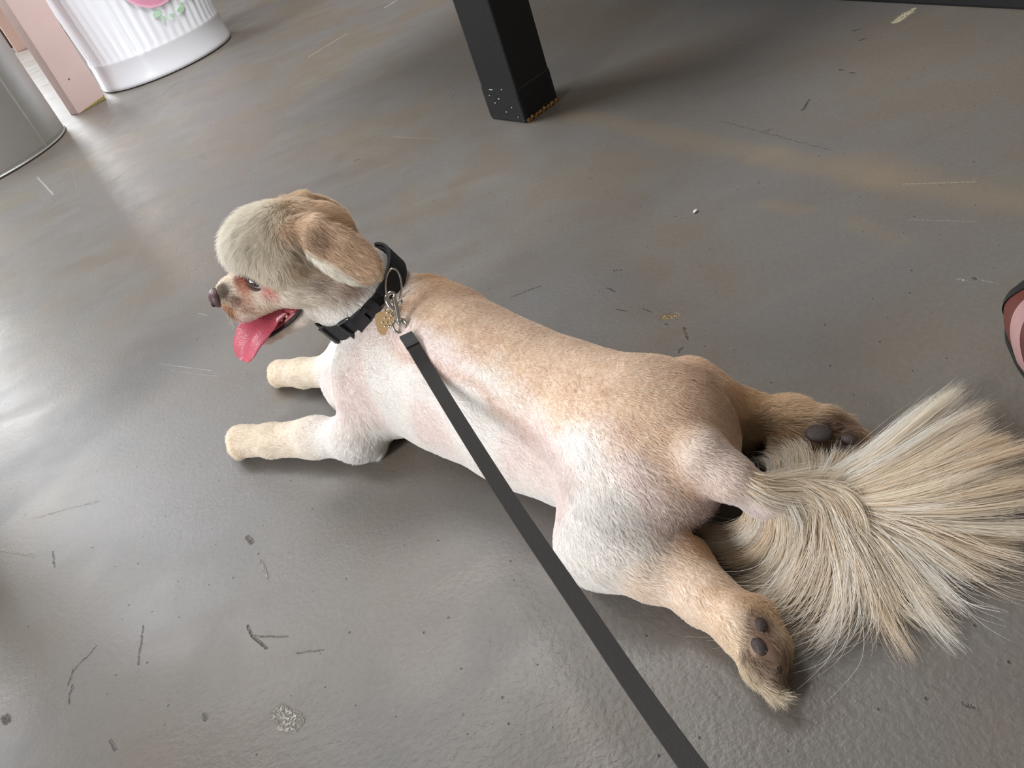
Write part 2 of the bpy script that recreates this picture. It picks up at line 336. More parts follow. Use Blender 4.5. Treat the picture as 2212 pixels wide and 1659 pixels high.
# ------------------------------------------------------------------ shoe at the right edge
def make_shoe():
    tip = np.array([.474, .586, 0]); ax = np.array([-.36, -.933, 0]); ax /= np.linalg.norm(ax); sd = np.array([ax[1], -ax[0], 0])  # sd -> towards the camera's left
    if sd[0] > 0: sd = -sd
    L = .255
    S_ = np.array([0, .02, .06, .13, .25, .4, .55, .7, .82, .92, .98, 1.])
    W_ = np.array([.004, .019, .032, .042, .049, .049, .043, .037, .036, .033, .02, .004])
    Hh = np.array([.012, .024, .034, .042, .052, .066, .078, .085, .088, .086, .07, .05])
    cen = tip-sd*.030
    off = np.interp(S_, [0, .3, 1], [.0, -.004, -.012])
    t = thing('shoe', cen+ax*.12, 'rust red shoe with pale pink stripe and black sole at right edge', 'shoe')
    fs = np.linspace(0, 1, 401); fw_ = np.interp(fs, S_, W_); kk = np.hanning(41); kk /= kk.sum(); fw_ = np.where(fs < .03, fw_, np.convolve(np.pad(fw_, 20, mode='edge'), kk, 'valid'))
    fw_[:40] = np.minimum(.034*np.sqrt(fs[:40]/.1), .034)*.6+fw_[:40]*.4
    def ring(s, grow=0, zz=None):
        w_ = np.interp(s, fs, fw_)+grow; return cen+ax*s*L-sd*np.interp(s, S_, off), w_
    # sole
    ss = np.concatenate([np.linspace(0, .15, 14), np.linspace(.17, .85, 24), np.linspace(.87, 1, 12)])
    outl = []
    for s in ss: c, w_ = ring(s, .0012); outl.append(c+sd*w_)
    for s in ss[::-1]: c, w_ = ring(s, .0012); outl.append(c-sd*w_)
    outl[0:0] = []
    n = len(outl); V = [o+[0, 0, .001] for o in outl]+[o+[0, 0, .008] for o in outl]
    Fc = [(i, (i+1) % n, n+(i+1) % n, n+i) for i in range(n)]+[tuple(reversed(range(n))), tuple(range(n, 2*n))]
    obj('sole', V, Fc, mat('black_rubber', (15, 15, 16), .6, bump=.5), t)
    def patch(s0, s1, a0, a1, grow, curve=0, ns=20, na=20):
        V, Fc = [], []
        for i in range(ns+1):
            for k in range(na+1):
                a = a0+(a1-a0)*k/na; s = s0+(s1-s0)*i/ns+curve*math.sin(math.pi*k/na*1.0)
                s = min(max(s, 0.001), .999); c, w_ = ring(s); h = np.interp(s, S_, Hh)
                th = math.pi*a; ex = .7
                x = math.copysign(abs(math.cos(th))**ex, math.cos(th)); z = abs(math.sin(th))**.8
                V.append(c+sd*x*(w_+grow+.0045*math.sin(math.pi*min(z, 1)))+np.array([0, 0, .007+(h-.007+grow)*z]))
        for i in range(ns):
            for k in range(na): b = i*(na+1)+k; Fc.append((b, b+1, b+na+2, b+na+1))
        return V, Fc
    up_ = obj('upper', *patch(0, 1, 0, 1, 0, 0, 50, 32), mat('rust_leather', (84, 37, 27), .55, noise_amt=.12, noise_scale=40, bump=.3), t, True)
    obj('toe_bumper', *patch(0, .155, 0, 1, .0012, .02, 12, 28), mat('black_bumper', (14, 13, 14), .6), up_, True, label='black toe bumper')
    obj('stripe', *patch(.40, .50, 0.0, .75, .0012, -.15, 10, 28), mat('pale_suede', (146, 112, 108), .85, noise_amt=.12, noise_scale=90, bump=.5), up_, True, label='pale pink suede stripe curving over the side')
    obj('side_panel', *patch(.505, .80, 0.0, .5, .001, -.15, 14, 20), mat('dark_red_panel', (74, 33, 28), .6, noise_amt=.1), up_, True, label='darker red side panel')
make_shoe()
NHAIR, NTAIL = 330000, 22000
# ================================================================== DOG
HS = .93; S0 = at(650, 560, .215)
hf = np.array([-.985, -.17, .02]); hf /= np.linalg.norm(hf); hl = np.array([.17, -.985, 0]); hl -= hf*(hl@hf); hl /= np.linalg.norm(hl); hu = np.cross(hl, hf)
if hu[2] < 0: hu = -hu
uf, ul, uu = hf, hl, hu; hf, hl, hu = hf*HS, hl*HS, hu*HS
def hp(a, s, b): return S0+hf*a+hl*s+hu*b
dax = at(1480, 900, .1)-at(900, 600, .15); dax[2] = 0; dax /= np.linalg.norm(dax)     # head -> tail
dlat = np.array([-dax[1], dax[0], 0]);
if dlat[0] < 0: dlat = -dlat                                                           # towards the far flank (+x)
# primitives: kind, geometry, k(blend), flow vector, fur length, colour
P = []
CREAM = (246, 236, 220); WHITE = (250, 247, 243); TAN = (226, 196, 163); PINK = (238, 218, 210); DTAN = (196, 164, 130)
def cap(a, b, ra, rb, k=.012, flow=None, ln=.006, col=WHITE, lift=.45):
    a, b = np.asarray(a, float), np.asarray(b, float); fl_ = (b-a) if flow is None else np.asarray(flow, float)
    P.append(dict(t='c', a=a, b=b, ra=ra, rb=rb, k=k, flow=fl_/(np.linalg.norm(fl_)+1e-9), ln=ln, col=lin(col), lift=lift))
def ell(c, A, k=.012, flow=(0, 0, -1), ln=.006, col=WHITE, sub=False, lift=.45):
    A = np.array(A, float); r = np.linalg.norm(A, axis=1); flow = np.asarray(flow, float)
    P.append(dict(t='e', c=np.asarray(c, float), R=A/r[:, None], r=r, k=k, flow=flow/(np.linalg.norm(flow)+1e-9), ln=ln, col=lin(col), sub=sub, lift=lift))
def sd(p, X):
    if p['t'] == 'c':
        ba = p['b']-p['a']; l2 = ba@ba; h = np.clip(((X-p['a'])@ba)/l2, 0, 1)
        return np.linalg.norm(X-p['a']-h[..., None]*ba, axis=-1)-(p['ra']+(p['rb']-p['ra'])*h)
    q = (X-p['c'])@p['R'].T; k0 = np.linalg.norm(q/p['r'], axis=-1); k1 = np.linalg.norm(q/p['r']**2, axis=-1)+1e-9
    return k0*(k0-1)/k1
def path(pts, rs, **kw):
    for i in range(len(pts)-1): cap(pts[i], pts[i+1], rs[i], rs[i+1], **kw)

bd = dax+np.array([0, 0, -.25])
T = [at(835, 795, .074), at(925, 780, .086), at(1010, 810, .086), at(1120, 858, .078), at(1245, 900, .073), at(1360, 945, .073), at(1440, 975, .068)]
path(T, [.056, .066, .067, .062, .058, .060, .054], k=.03, flow=bd, ln=.0045, col=WHITE)
# chest down to the floor, belly fill
cap(at(775, 820, .043), at(880, 850, .045), .042, .043, k=.03, flow=(-.3, -.2, -1), ln=.0055, col=WHITE)
path([at(960, 880, .05), at(1125, 950, .048), at(1225, 1000, .045)], [.041, .036, .036], k=.03, flow=bd, ln=.005, col=WHITE)
# withers and neck
cap(at(925, 672, .112), at(960, 715, .104), .038, .048, k=.025, flow=bd, ln=.006, col=TAN)
NK = hp(-.040, 0, -.066); NB = NK-(uu*.93+uf*.37)*.052+dax*.012
cap(hp(-.018, 0, -.018), NK, .040, .044, k=.015, flow=(-.1, -.2, -1), ln=.007, col=WHITE)
cap(NK, NB, .046, .052, k=.018, flow=(.1, -.4, -1), ln=.0055, col=WHITE)
# near foreleg
E1 = at(775, 945, .028); W1 = at(590, 952, .021); PW1 = at(525, 952, .022)
cap(at(815, 850, .062), E1, .041, .022, k=.022, flow=(0, -.3, -1), ln=.007, col=WHITE)
cap(E1, at(800, 950, .02), .020, .014, k=.012, flow=(.4, -.5, -.5), ln=.012, col=WHITE)
cap(E1, at(680, 945, .024), .023, .0205, k=.015, flow=W1-E1, ln=.006, col=WHITE)
cap(at(680, 945, .024), W1, .0215, .0180, k=.012, flow=W1-E1, ln=.006, col=CREAM)
fpd = (PW1-W1)/np.linalg.norm(PW1-W1); fps = np.array([-fpd[1], fpd[0], 0])
cap(W1, PW1, .0165, .0185, k=.01, flow=W1-E1, ln=.007, col=CREAM)
for j in (-1.2, -.42, .42, 1.2):
    cap(PW1+fps*.0078*j+[0, 0, -.002], PW1+fpd*(.0225-.0145*abs(j))+fps*.0080*j+[0, 0, -.010], .0105, .0082, k=.0035, flow=fpd+np.array([0, 0, -.6]), ln=.006, col=(246, 230, 208))
# far foreleg
E2 = at(735, 800, .028); W2 = at(655, 806, .021); PW2 = at(608, 806, .019)
cap(at(780, 760, .05), E2, .035, .027, k=.02, flow=W2-E2, ln=.006, col=WHITE)
cap(E2, W2, .021, .0165, k=.012, flow=W2-E2, ln=.006, col=CREAM)
fqd = (PW2-W2)/np.linalg.norm(PW2-W2); fqs = np.array([-fqd[1], fqd[0], 0])
cap(W2, PW2, .0160, .0165, k=.01, flow=W2-E2, ln=.007, col=CREAM)
for j in (-1.2, -.42, .42, 1.2):
    cap(PW2+fqs*.0068*j+[0, 0, -.002], PW2+fqd*(.024-.014*abs(j))+fqs*.0065*j+[0, 0, -.009], .0088, .0062, k=.0035, flow=fqd+np.array([0, 0, -.6]), ln=.006, col=(244, 226, 202))
# pelvis
ell(at(1420, 940, .078), [dax*.055, dlat*.058, (0, 0, .046)], k=.03, flow=bd, ln=.006, col=TAN)
# near thigh
K1 = at(1290, 1182, .034)
cap(at(1375, 1015, .066), at(1330, 1130, .05), .052, .045, k=.03, flow=(.1, -.4, -.5), ln=.006, col=WHITE)
cap(at(1330, 1120, .046), K1, .042, .027, k=.02, flow=(.1, -.6, -.6), ln=.006, col=WHITE)
cap(at(1390, 1050, .062), at(1385, 1140, .040), .042, .028, k=.02, flow=(.2, -.4, -.5), ln=.007, col=(244, 234, 226))
# butt / sit bone
cap(at(1455, 985, .070), at(1482, 1068, .054), .036, .021, k=.018, flow=(.3, -.3, -.6), ln=.006, col=(226, 212, 204))
ga = at(1570, 1108, .02)-at(1445, 1180, .02); ga /= np.linalg.norm(ga)
ell(at(1512, 1150, .020), [ga*.030, np.cross(ga, (0, 0, 1))*.007, (0, 0, .030)], k=.008, sub=True)
# shank + hock + foot (near)
HK = at(1480, 1208, .034)
cap(K1, at(1400, 1215, .030), .027, .025, k=.018, flow=(.5, -.5, -.1), ln=.006, col=WHITE)
cap(at(1400, 1225, .030), HK, .024, .0165, k=.008, flow=(.5, -.5, -.1), ln=.005, col=(238, 218, 196))
MT = at(1600, 1345, .022); PF = at(1645, 1420, .021)
cap(at(1440, 1235, .024), at(1515, 1290, .022), .0235, .0185, k=.012, flow=MT-HK, ln=.005, col=(242, 226, 212))
cap(HK, at(1535, 1285, .024), .0150, .0165, k=.012, flow=MT-HK, ln=.005, col=(240, 220, 196))
cap(at(1520, 1290, .022), MT, .0180, .0185, k=.012, flow=MT-HK, ln=.005, col=(244, 230, 214))
cap(MT, PF, .0175, .0150, k=.012, flow=PF-MT, ln=.006, col=(232, 214, 188))
hd = (PF-MT)/np.linalg.norm(PF-MT)
cap(PF, at(1668, 1472, .014), .0125, .0075, k=.007, flow=hd, ln=.014, col=(236, 226, 206))
cap(at(1640, 1330, .020), at(1672, 1390, .018), .012, .010, k=.008, flow=hd, ln=.007, col=(206, 178, 142))
cap(at(1672, 1390, .018), at(1683, 1445, .013), .009, .0065, k=.006, flow=hd, ln=.006, col=(206, 178, 142))
# far thigh and leg
cap(at(1440, 890, .068), at(1490, 848, .056), .040, .027, k=.025, flow=bd, ln=.005, col=TAN)
cap(at(1490, 848, .056), at(1535, 885, .045), .027, .030, k=.02, flow=bd, ln=.005, col=TAN)
FH = at(1590, 898, .028); FM = at(1700, 912, .024); FP = at(1765, 925, .024)
cap(at(1520, 900, .038), FH, .031, .0215, k=.015, flow=FM-FH, ln=.008, col=TAN)
cap(at(1590, 935, .020), at(1602, 960, .014), .012, .007, k=.010, flow=(.1, -.7, -.4), ln=.010, col=(206, 180, 146))
cap(FH, FM, .0215, .0185, k=.012, flow=FM-FH, ln=.009, col=(228, 200, 164))
cap(FM, FP, .0185, .0180, k=.012, flow=FM-FH, ln=.011, col=(232, 208, 174))
fhd = (FP-FM)/np.linalg.norm(FP-FM)
cap(at(1690, 950, .018), at(1675, 985, .012), .012, .008, k=.01, flow=(0, -.6, -.4), ln=.01, col=(226, 198, 162))
for (x, y, z) in ((1812, 918, .022), (1838, 944, .020), (1822, 968, .018)):
    cap(FP, at(x, y, z), .012, .0085, k=.006, flow=fhd, ln=.009, col=(198, 170, 140))
# tail core
TL = [at(1440, 950, .098), at(1510, 985, .096), at(1575, 1030, .082), at(1650, 1075, .060), at(1750, 1092, .042), at(1850, 1098, .030), at(1950, 1085, .022)]
nT = len(P); path(TL, [.022, .0170, .0150, .0125, .009, .007, .005], k=.014, flow=TL[3]-TL[1], ln=.005, col=(240, 226, 222))
TAILP = P[nT+1:]
# ---- head
ell(hp(-.014, 0, .013), [hf*.052, hl*.043, hu*.042], k=.015, flow=-hf-hu*.3, ln=.008, col=TAN)
ell(hp(.030, 0, .036), [hf*.034, hl*.036, hu*.029], k=.012, flow=hf*.6-hu*.2+hl*.2, ln=.012, col=(255, 249, 236), lift=.8)
ell(hp(.008, 0, .036), [hf*.034, hl*.036, hu*.029], k=.015, flow=hf*.3+hl*.3-hu*.2, ln=.010, col=(255, 247, 232), lift=.6)
ell(hp(.014, .024, .020), [hf*.034, hl*.022, hu*.026], k=.010, flow=-hu+hl*.3+hf*.1, ln=.014, col=(251, 242, 226), lift=.5)
ell(hp(.014, -.024, .020), [hf*.034, hl*.022, hu*.026], k=.010, flow=-hu-hl*.3+hf*.1, ln=.014, col=(251, 242, 226), lift=.5)
for s in (1, -1):
    cap(hp(.018, .021*s, -.014), hp(-.022, .024*s, -.028), .025*HS, .025*HS, k=.015, flow=-hf-hu*.4, ln=.006, col=(232, 224, 212))
cap(hp(.030, 0, -.004), hp(.080, 0, -.004), .028*HS, .0195*HS, k=.010, flow=-hf*.4-hu, ln=.004, col=(236, 222, 206))
for s in (1, -1):
    cap(hp(.040, .016*s, -.016), hp(.078, .010*s, -.019), .0155*HS, .0150*HS, k=.008, flow=-hf*.3-hu, ln=.005, col=(240, 228, 216))
cap(hp(-.010, 0, -.040), hp(.028, 0, -.0555), .026*HS, .0150*HS, k=.014, flow=-hf-hu*.5, ln=.007, col=WHITE)
cap(hp(.028, 0, -.0570), hp(.073, 0, -.0665), .0135*HS, .0075*HS, k=.008, flow=-hf*.4-hu, ln=.005, col=(236, 224, 212))
ell(hp(.060, 0, -.0455), [(hf-.27*hu)*.044, hl*.024, (hu+.27*hf)*.0085], k=.006, sub=True)
# ears
for s in (1, -1):
    e0 = hp(-.010, .046*s, .048); e1 = hp(-.058, .066*s, -.028); ea = (e1-e0)/2; an = ea/np.linalg.norm(ea)
    out = hl*s*.97+hu*.15; out -= an*(out@an); out /= np.linalg.norm(out); wd = np.cross(an, out)
    cap(hp(-.006, .034*s, .046), hp(-.028, .040*s, .042), .010*HS, .012*HS, k=.012, flow=ea, ln=.008, col=DTAN)
    ell((e0+e1)/2-hf*.006, [an*.043, wd*.0245, out*.006], k=.003, flow=an, ln=.008, col=(230, 208, 182), lift=.3)
    if s == 1: EC, EW, EO = (e0+e1)/2-hf*.006, wd*(1 if wd@(hf*.8-hu*.5) > 0 else -1), out

# ---- sample the field and extract the surface (surface nets)
h = .0028; lo = np.array([-.42, .22, -.012]); hi = np.array([.40, 1.06, .30])
nx, ny, nz = [int(q) for q in np.ceil((hi-lo)/h)]
D = np.full((nx, ny, nz), .05, np.float32)
def bounds(p, m):
    if p['t'] == 'c':
        a = np.minimum(p['a']-p['ra'], p['b']-p['rb']); b = np.maximum(p['a']+p['ra'], p['b']+p['rb'])
    else:
        e = np.sqrt(((p['R']*p['r'][:, None])**2).sum(0)); a, b = p['c']-e, p['c']+e
    return np.clip(((a-m-lo)/h).astype(int), 0, (nx, ny, nz)), np.clip(((b+m-lo)/h).astype(int)+2, 0, (nx, ny, nz))
for p in P:
    a, b = bounds(p, .012+p['k'])
    g = np.stack(np.meshgrid(*[lo[i]+h*np.arange(a[i], b[i]) for i in range(3)], indexing='ij'), -1)
    s = sd(p, g); sl = tuple(slice(a[i], b[i]) for i in range(3)); d = D[sl]; k = p['k']
    if p.get('sub'):
        q = np.clip(.5-.5*(d+s)/k, 0, 1); D[sl] = d*(1-q)+(-s)*q+k*q*(1-q)
    else:
        q = np.maximum(k-np.abs(d-s), 0)/k; D[sl] = np.minimum(d, s)-q*q*k*.25
zg = lo[2]+h*np.arange(nz); D = np.maximum(D, (.0012-zg)[None, None, :].astype(np.float32))     # rests flat on the floor
def Dat(p):
    q = (np.asarray(p)-lo)/h; i = np.clip(q.astype(int), 0, np.array(D.shape)-2); f = q-i; o = 0
    for a in (0, 1):
        for b in (0, 1):
            for c in (0, 1): o += (f[0] if a else 1-f[0])*(f[1] if b else 1-f[1])*(f[2] if c else 1-f[2])*D[i[0]+a, i[1]+b, i[2]+c]
    return o
def SD(px, py, off=.0):
    r = R@np.array([px-1106, py-829.5, F])/F; t = .6
    while t < 1.1 and Dat(EYE+r*t) > 0: t += .002
    return t-off
def surface_nets(D):
    ins = D < 0; c = np.zeros(tuple(n-1 for n in D.shape), np.int8)
    for dx in (0, 1):
        for dy in (0, 1):
            for dz in (0, 1): c += ins[dx:D.shape[0]-1+dx, dy:D.shape[1]-1+dy, dz:D.shape[2]-1+dz]
    act = (c > 0) & (c < 8); idx = np.full(act.shape, -1, np.int64); I = np.argwhere(act); idx[act] = np.arange(len(I))
    acc = np.zeros((len(I), 3)); cnt = np.zeros(len(I))
    cor = [(x, y, z) for x in (0, 1) for y in (0, 1) for z in (0, 1)]
    for i, A in enumerate(cor):
        for B in cor[i+1:]:
            if sum(abs(A[q]-B[q]) for q in range(3)) != 1: continue
            va = D[I[:, 0]+A[0], I[:, 1]+A[1], I[:, 2]+A[2]]; vb = D[I[:, 0]+B[0], I[:, 1]+B[1], I[:, 2]+B[2]]
            m = (va < 0) != (vb < 0); t = np.where(m, va/np.where(m, va-vb, 1), 0)
            acc += np.where(m[:, None], np.array(A)+t[:, None]*(np.array(B)-np.array(A)), 0); cnt += m
    V = lo+h*(I+acc/cnt[:, None]); Q = []
    for ax in range(3):
        o1, o2 = [(1, 2), (2, 0), (0, 1)][ax]
        s0 = [slice(1, -1)]*3; s0[ax] = slice(0, -1); s1 = list(s0); s1[ax] = slice(1, None)
        a = ins[tuple(s0)]; b = ins[tuple(s1)]
        for flip, m in ((False, a & ~b), (True, ~a & b)):
            E_ = np.argwhere(m); off = np.array([1, 1, 1]); off[ax] = 0; E_ = E_+off
            e1 = np.zeros(3, int); e1[o1] = 1; e2 = np.zeros(3, int); e2[o2] = 1
            f = np.stack([idx[tuple((E_-x).T)] for x in (e1*0, e1, e1+e2, e2)], 1)
            Q.append(f[:, ::-1] if flip else f)
    return V, np.vstack(Q)
V, Q = surface_nets(D)
EYP = atd(550, 609, SD(550, 609)); e_ = .003
EYN = np.array([Dat(EYP+np.eye(3)[i]*e_)-Dat(EYP-np.eye(3)[i]*e_) for i in range(3)]); EYN /= np.linalg.norm(EYN)
EYA = atd(588, 624, SD(550, 609))-atd(526, 598, SD(550, 609)); EYA -= EYN*(EYA@EYN); EYA /= np.linalg.norm(EYA); EYB = np.cross(EYA, EYN); EYB *= np.sign(EYB@uu)
# light smoothing (umbrella)
ed = np.vstack([Q[:, [0, 1]], Q[:, [1, 2]], Q[:, [2, 3]], Q[:, [3, 0]]]); nV = len(V)
deg = np.bincount(ed.ravel(), minlength=nV)[:, None]
for it in range(4):
    A = np.stack([np.bincount(ed[:, 0], V[ed[:, 1], i], nV)+np.bincount(ed[:, 1], V[ed[:, 0], i], nV) for i in range(3)], 1)/deg
    V = V+(.5 if it % 2 == 0 else -.35)*(A-V)
fn = np.cross(V[Q[:, 2]]-V[Q[:, 0]], V[Q[:, 3]]-V[Q[:, 1]])
VN = np.zeros_like(V)
for k in range(4):
    for i in range(3): VN[:, i] += np.bincount(Q[:, k], fn[:, i], nV)
VN /= np.linalg.norm(VN, axis=1)[:, None]+1e-12
FA = np.linalg.norm(fn, axis=1)/2

# ---- per-vertex fur direction, length, colour
Wt = np.zeros(nV); FL = np.zeros((nV, 3)); LN = np.zeros(nV); CO = np.zeros((nV, 3)); LF = np.zeros(nV)
for p in P:
    if p.get('sub'): continue
    wgt = np.exp(-np.clip(sd(p, V), -.004, 1)/.0045); FL += wgt[:, None]*p['flow']; LN += wgt*p['ln']; CO += wgt[:, None]*p['col']; LF += wgt*p['lift']; Wt += wgt
FL /= Wt[:, None]; LN /= Wt; CO /= Wt[:, None]; LF /= Wt
def vnoise(X, scale, seed=0):
    # trilinear value noise
    g = np.random.default_rng(seed).random((48, 48, 48)); Y = X*scale+17.3; i = np.floor(Y).astype(int); f = Y-i; f = f*f*(3-2*f); o = 0
    for a in (0, 1):
        for b in (0, 1):
            for c in (0, 1):
                wv = (f[:, 0] if a else 1-f[:, 0])*(f[:, 1] if b else 1-f[:, 1])*(f[:, 2] if c else 1-f[:, 2])
                o = o+wv*g[(i[:, 0]+a) % 48, (i[:, 1]+b) % 48, (i[:, 2]+c) % 48]
    return o
def paint(mask, col):
    global CO
    CO = CO*(1-mask[:, None])+lin(col)*mask[:, None]
def spot(c, r, col, s=1.0, soft=.6, nz_=.25):
    d = np.linalg.norm(V-np.asarray(c), axis=1)/r+nz_*(vnoise(V, 90, 5)-.5)
    paint(s*(1-sm(1-soft, 1, d)), col)
al = (V-T[1])@dax; la = (V-T[1])@dlat                 # along / across the back
hx = (V-S0)@uf/HS; hs = (V-S0)@ul/HS; hz = (V-S0)@uu/HS
headm = (1-sm(-.10, -.07, -hx))*0
ishead = sm(-.105, -.085, (V-NK)@(hu*.95+hf*.3)-.0*la+(-.10)) if False else ((((V-NK)@(hu*.93+hf*.37)) > .0) & (al < .02))
body = ~ishead
n1 = vnoise(V, 28, 1)*.6+vnoise(V, 75, 2)*.4
boundary = np.interp(al, [-.03, .05, .15, .25, .32, .40, .5], [-.020, -.022, -.012, -.018, -.012, .002, .02])
tm = sm(-.020, .022, la-boundary+(n1-.5)*.045)*sm(.055, .085, V[:, 2])*body*sm(-.02, .01, al)
paint(tm*.85, (229, 202, 175))
pat = sm(.50, .66, vnoise(V*[1, 1, 1]+3, 42, 9)*.7+vnoise(V, 110, 4)*.3)*tm*sm(.05, .0, la+.02*0)
paint(pat*.7, (240, 220, 196))
# darker brown saddle line painted just below the tan
paint(np.exp(-((la-boundary+.020+(n1-.5)*.012)/.006)**2)*body*sm(.0, .05, al)*sm(.26, .18, al)*.45, (206, 160, 130))
pk = sm(.42, .7, vnoise(V, 22, 12))*body*(1-tm)*sm(.03, .08, V[:, 2]); paint(pk*.5, (246, 226, 222))
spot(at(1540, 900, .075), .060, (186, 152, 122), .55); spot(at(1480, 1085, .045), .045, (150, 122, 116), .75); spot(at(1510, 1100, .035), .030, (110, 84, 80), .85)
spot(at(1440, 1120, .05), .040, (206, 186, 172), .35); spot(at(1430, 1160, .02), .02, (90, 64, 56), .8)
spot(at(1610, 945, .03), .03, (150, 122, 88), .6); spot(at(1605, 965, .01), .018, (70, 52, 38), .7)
tl_ = np.exp(-(np.clip(np.min([sd(q, V) for q in TAILP], axis=0), 0, 1)/.006)**2); paint(tl_*.8, (242, 234, 232))
spot(HK+[.01, .0, .01], .020, (214, 178, 140), .8); spot(at(1570, 1300, .03), .03, (232, 206, 178), .6); spot(at(1625, 1310, .03), .025, (222, 192, 156), .7)
# head colours
tanh_ = sm(.004, -.026, hx+(n1-.5)*.03)*sm(-.028, .006, hz)*ishead; paint(tanh_*.8, (240, 218, 192))
spot(hp(.000, .045, .022), .022, (200, 170, 132), .55); spot(hp(-.002, .048, .030), .014, (160, 128, 96), .7)
spot(hp(-.012, .050, -.020), .026, (208, 198, 184), .7); spot(hp(-.006, .05, -.014), .012, (150, 132, 116), .5)
spot(hp(-.030, .045, -.030), .020, (206, 184, 172), .8)
earm = np.exp(-(np.clip(sd(P[-1] if False else [q for q in P if q['t'] == 'e'][-2], V), 0, 1)/.006)**2)*(hs > .03)
paint(earm*.8, (230, 208, 184))
spot(hp(-.022, .062, .034), .018, (176, 148, 126), .7); spot(hp(-.060, .062, -.030), .014, (232, 218, 192), .8)
# white lower/front edge of the near ear
ef = (V-EC)@EW; paint(earm*sm(.012, .018, ef+(n1-.5)*.006), (252, 248, 238))
spot(EC-EO*.012+EW*.020, .016, (168, 140, 112), .6)
# face stains
spot(hp(.066, .022, .008), .012, (170, 100, 84), .85); spot(hp(.064, .016, .012), .009, (150, 104, 92), .6); spot(hp(.046, .033, -.006), .014, (204, 150, 136), .7)
spot(hp(.072, .020, -.012), .016, (190, 142, 118), .6); spot(hp(.090, .010, .008), .012, (120, 104, 84), .75); spot(hp(.093, .014, -.012), .013, (176, 136, 100), .7)
spot(hp(.084, .016, -.026), .012, (224, 196, 196), .7); spot(hp(.060, .024, -.024), .014, (234, 214, 190), .6)
spot(EYP-EYA*.013-EYB*.002, .012, (150, 72, 58), .85); spot(EYP-EYA*.012+EYB*.007, .008, (96, 66, 66), .8); spot(EYP+EYA*.015-EYB*.001, .011, (206, 138, 130), .7); spot(EYP-EYA*.006-EYB*.010, .014, (206, 150, 124), .6)
spot(EYP, .0125, (70, 50, 48), .9); spot(hp(.090, .010, .010), .013, (84, 72, 58), .85); spot(hp(.080, .018, -.004), .010, (122, 84, 62), .75); spot(hp(.092, .014, -.014), .013, (176, 128, 86), .8)
# fur-free skin: mouth interior, around nose/eye, pads
mo = [q for q in P if q.get('sub')][-1]; dm = sd(mo, V); mouth = sm(.0035, .0005, dm)*((hx > .012)*1.0)
CO_f = CO.copy(); paint(mouth, (92, 34, 38))
rim = sm(.006, .0035, dm)*(1-mouth)*(hz < -.038)*(hx > .012)*.85; paint(rim, (36, 26, 26))
bare = np.maximum(mouth, rim*.7)
de = np.linalg.norm(V-EYP, axis=1); LN *= 1-.35*sm(.030, .014, de); LN *= 1-.5*rim; LN = np.where(V[:, 2] < .004, LN*.5, LN)
EY = EYP
for c, r in ((EY, .0060), (hp(.099, 0, .0), .014)): bare = np.maximum(bare, sm(r+.002, r-.001, np.linalg.norm(V-c, axis=1)))
PADS = [(at(1640, 1345, .0385), .0060, .0066, hd), (at(1638, 1391, .0375), .0058, .0085, hd), (at(1668, 1424, .0265), .0048, .0110, hd), (at(1690, 1442, .0150), .0035, .0065, hd),
        (at(1768, 930, .0415), .0120, .0120, fhd), (at(1806, 917, .0335), .0052, .0070, fhd), (at(1834, 944, .0335), .0060, .0080, fhd), (at(1820, 968, .0315), .0062, .0082, fhd)]
for c, a_, b_, _ in PADS:
    dd = np.linalg.norm(V-c, axis=1); bare = np.maximum(bare, sm(b_+.0035, b_*.8, dd)); paint(sm(b_+.010, b_, dd)*.6, (122, 90, 72))

me = bpy.data.meshes.new('dog'); me.from_pydata(V.tolist(), [], Q.tolist()); me.update(); me.shade_smooth()
ca = me.color_attributes.new('tint', 'FLOAT_COLOR', 'POINT'); skin = CO*np.where(ishead[:, None], [.95, .92, .90], [.80, .77, .75])*(1-mouth[:, None])+CO*mouth[:, None]
ca.data.foreach_set('color', np.hstack([skin, np.ones((nV, 1))]).astype(np.float32).ravel())
def tint_mat(name, rough, spec, sss=0):
    m = bpy.data.materials.new(name); m.use_nodes = True; nt = m.node_tree; p = nt.nodes['Principled BSDF']
    a = nt.nodes.new('ShaderNodeAttribute'); a.attribute_name = 'tint'; nt.links.new(a.outputs['Color'], p.inputs['Base Color'])
    p.inputs['Roughness'].default_value = rough; p.inputs['Specular IOR Level'].default_value = spec
    if sss: p.inputs['Subsurface Weight'].default_value = sss; p.inputs['Subsurface Radius'].default_value = (.006, .003, .002); p.inputs['Subsurface Scale'].default_value = 1
    return m
dog = bpy.data.objects.new('dog', me); C.objects.link(dog); me.materials.append(tint_mat('dog_skin', .75, .2))
tag(dog, 'cream and white clipped dog with plumed tail lying stretched out on the floor, tongue out', 'dog')

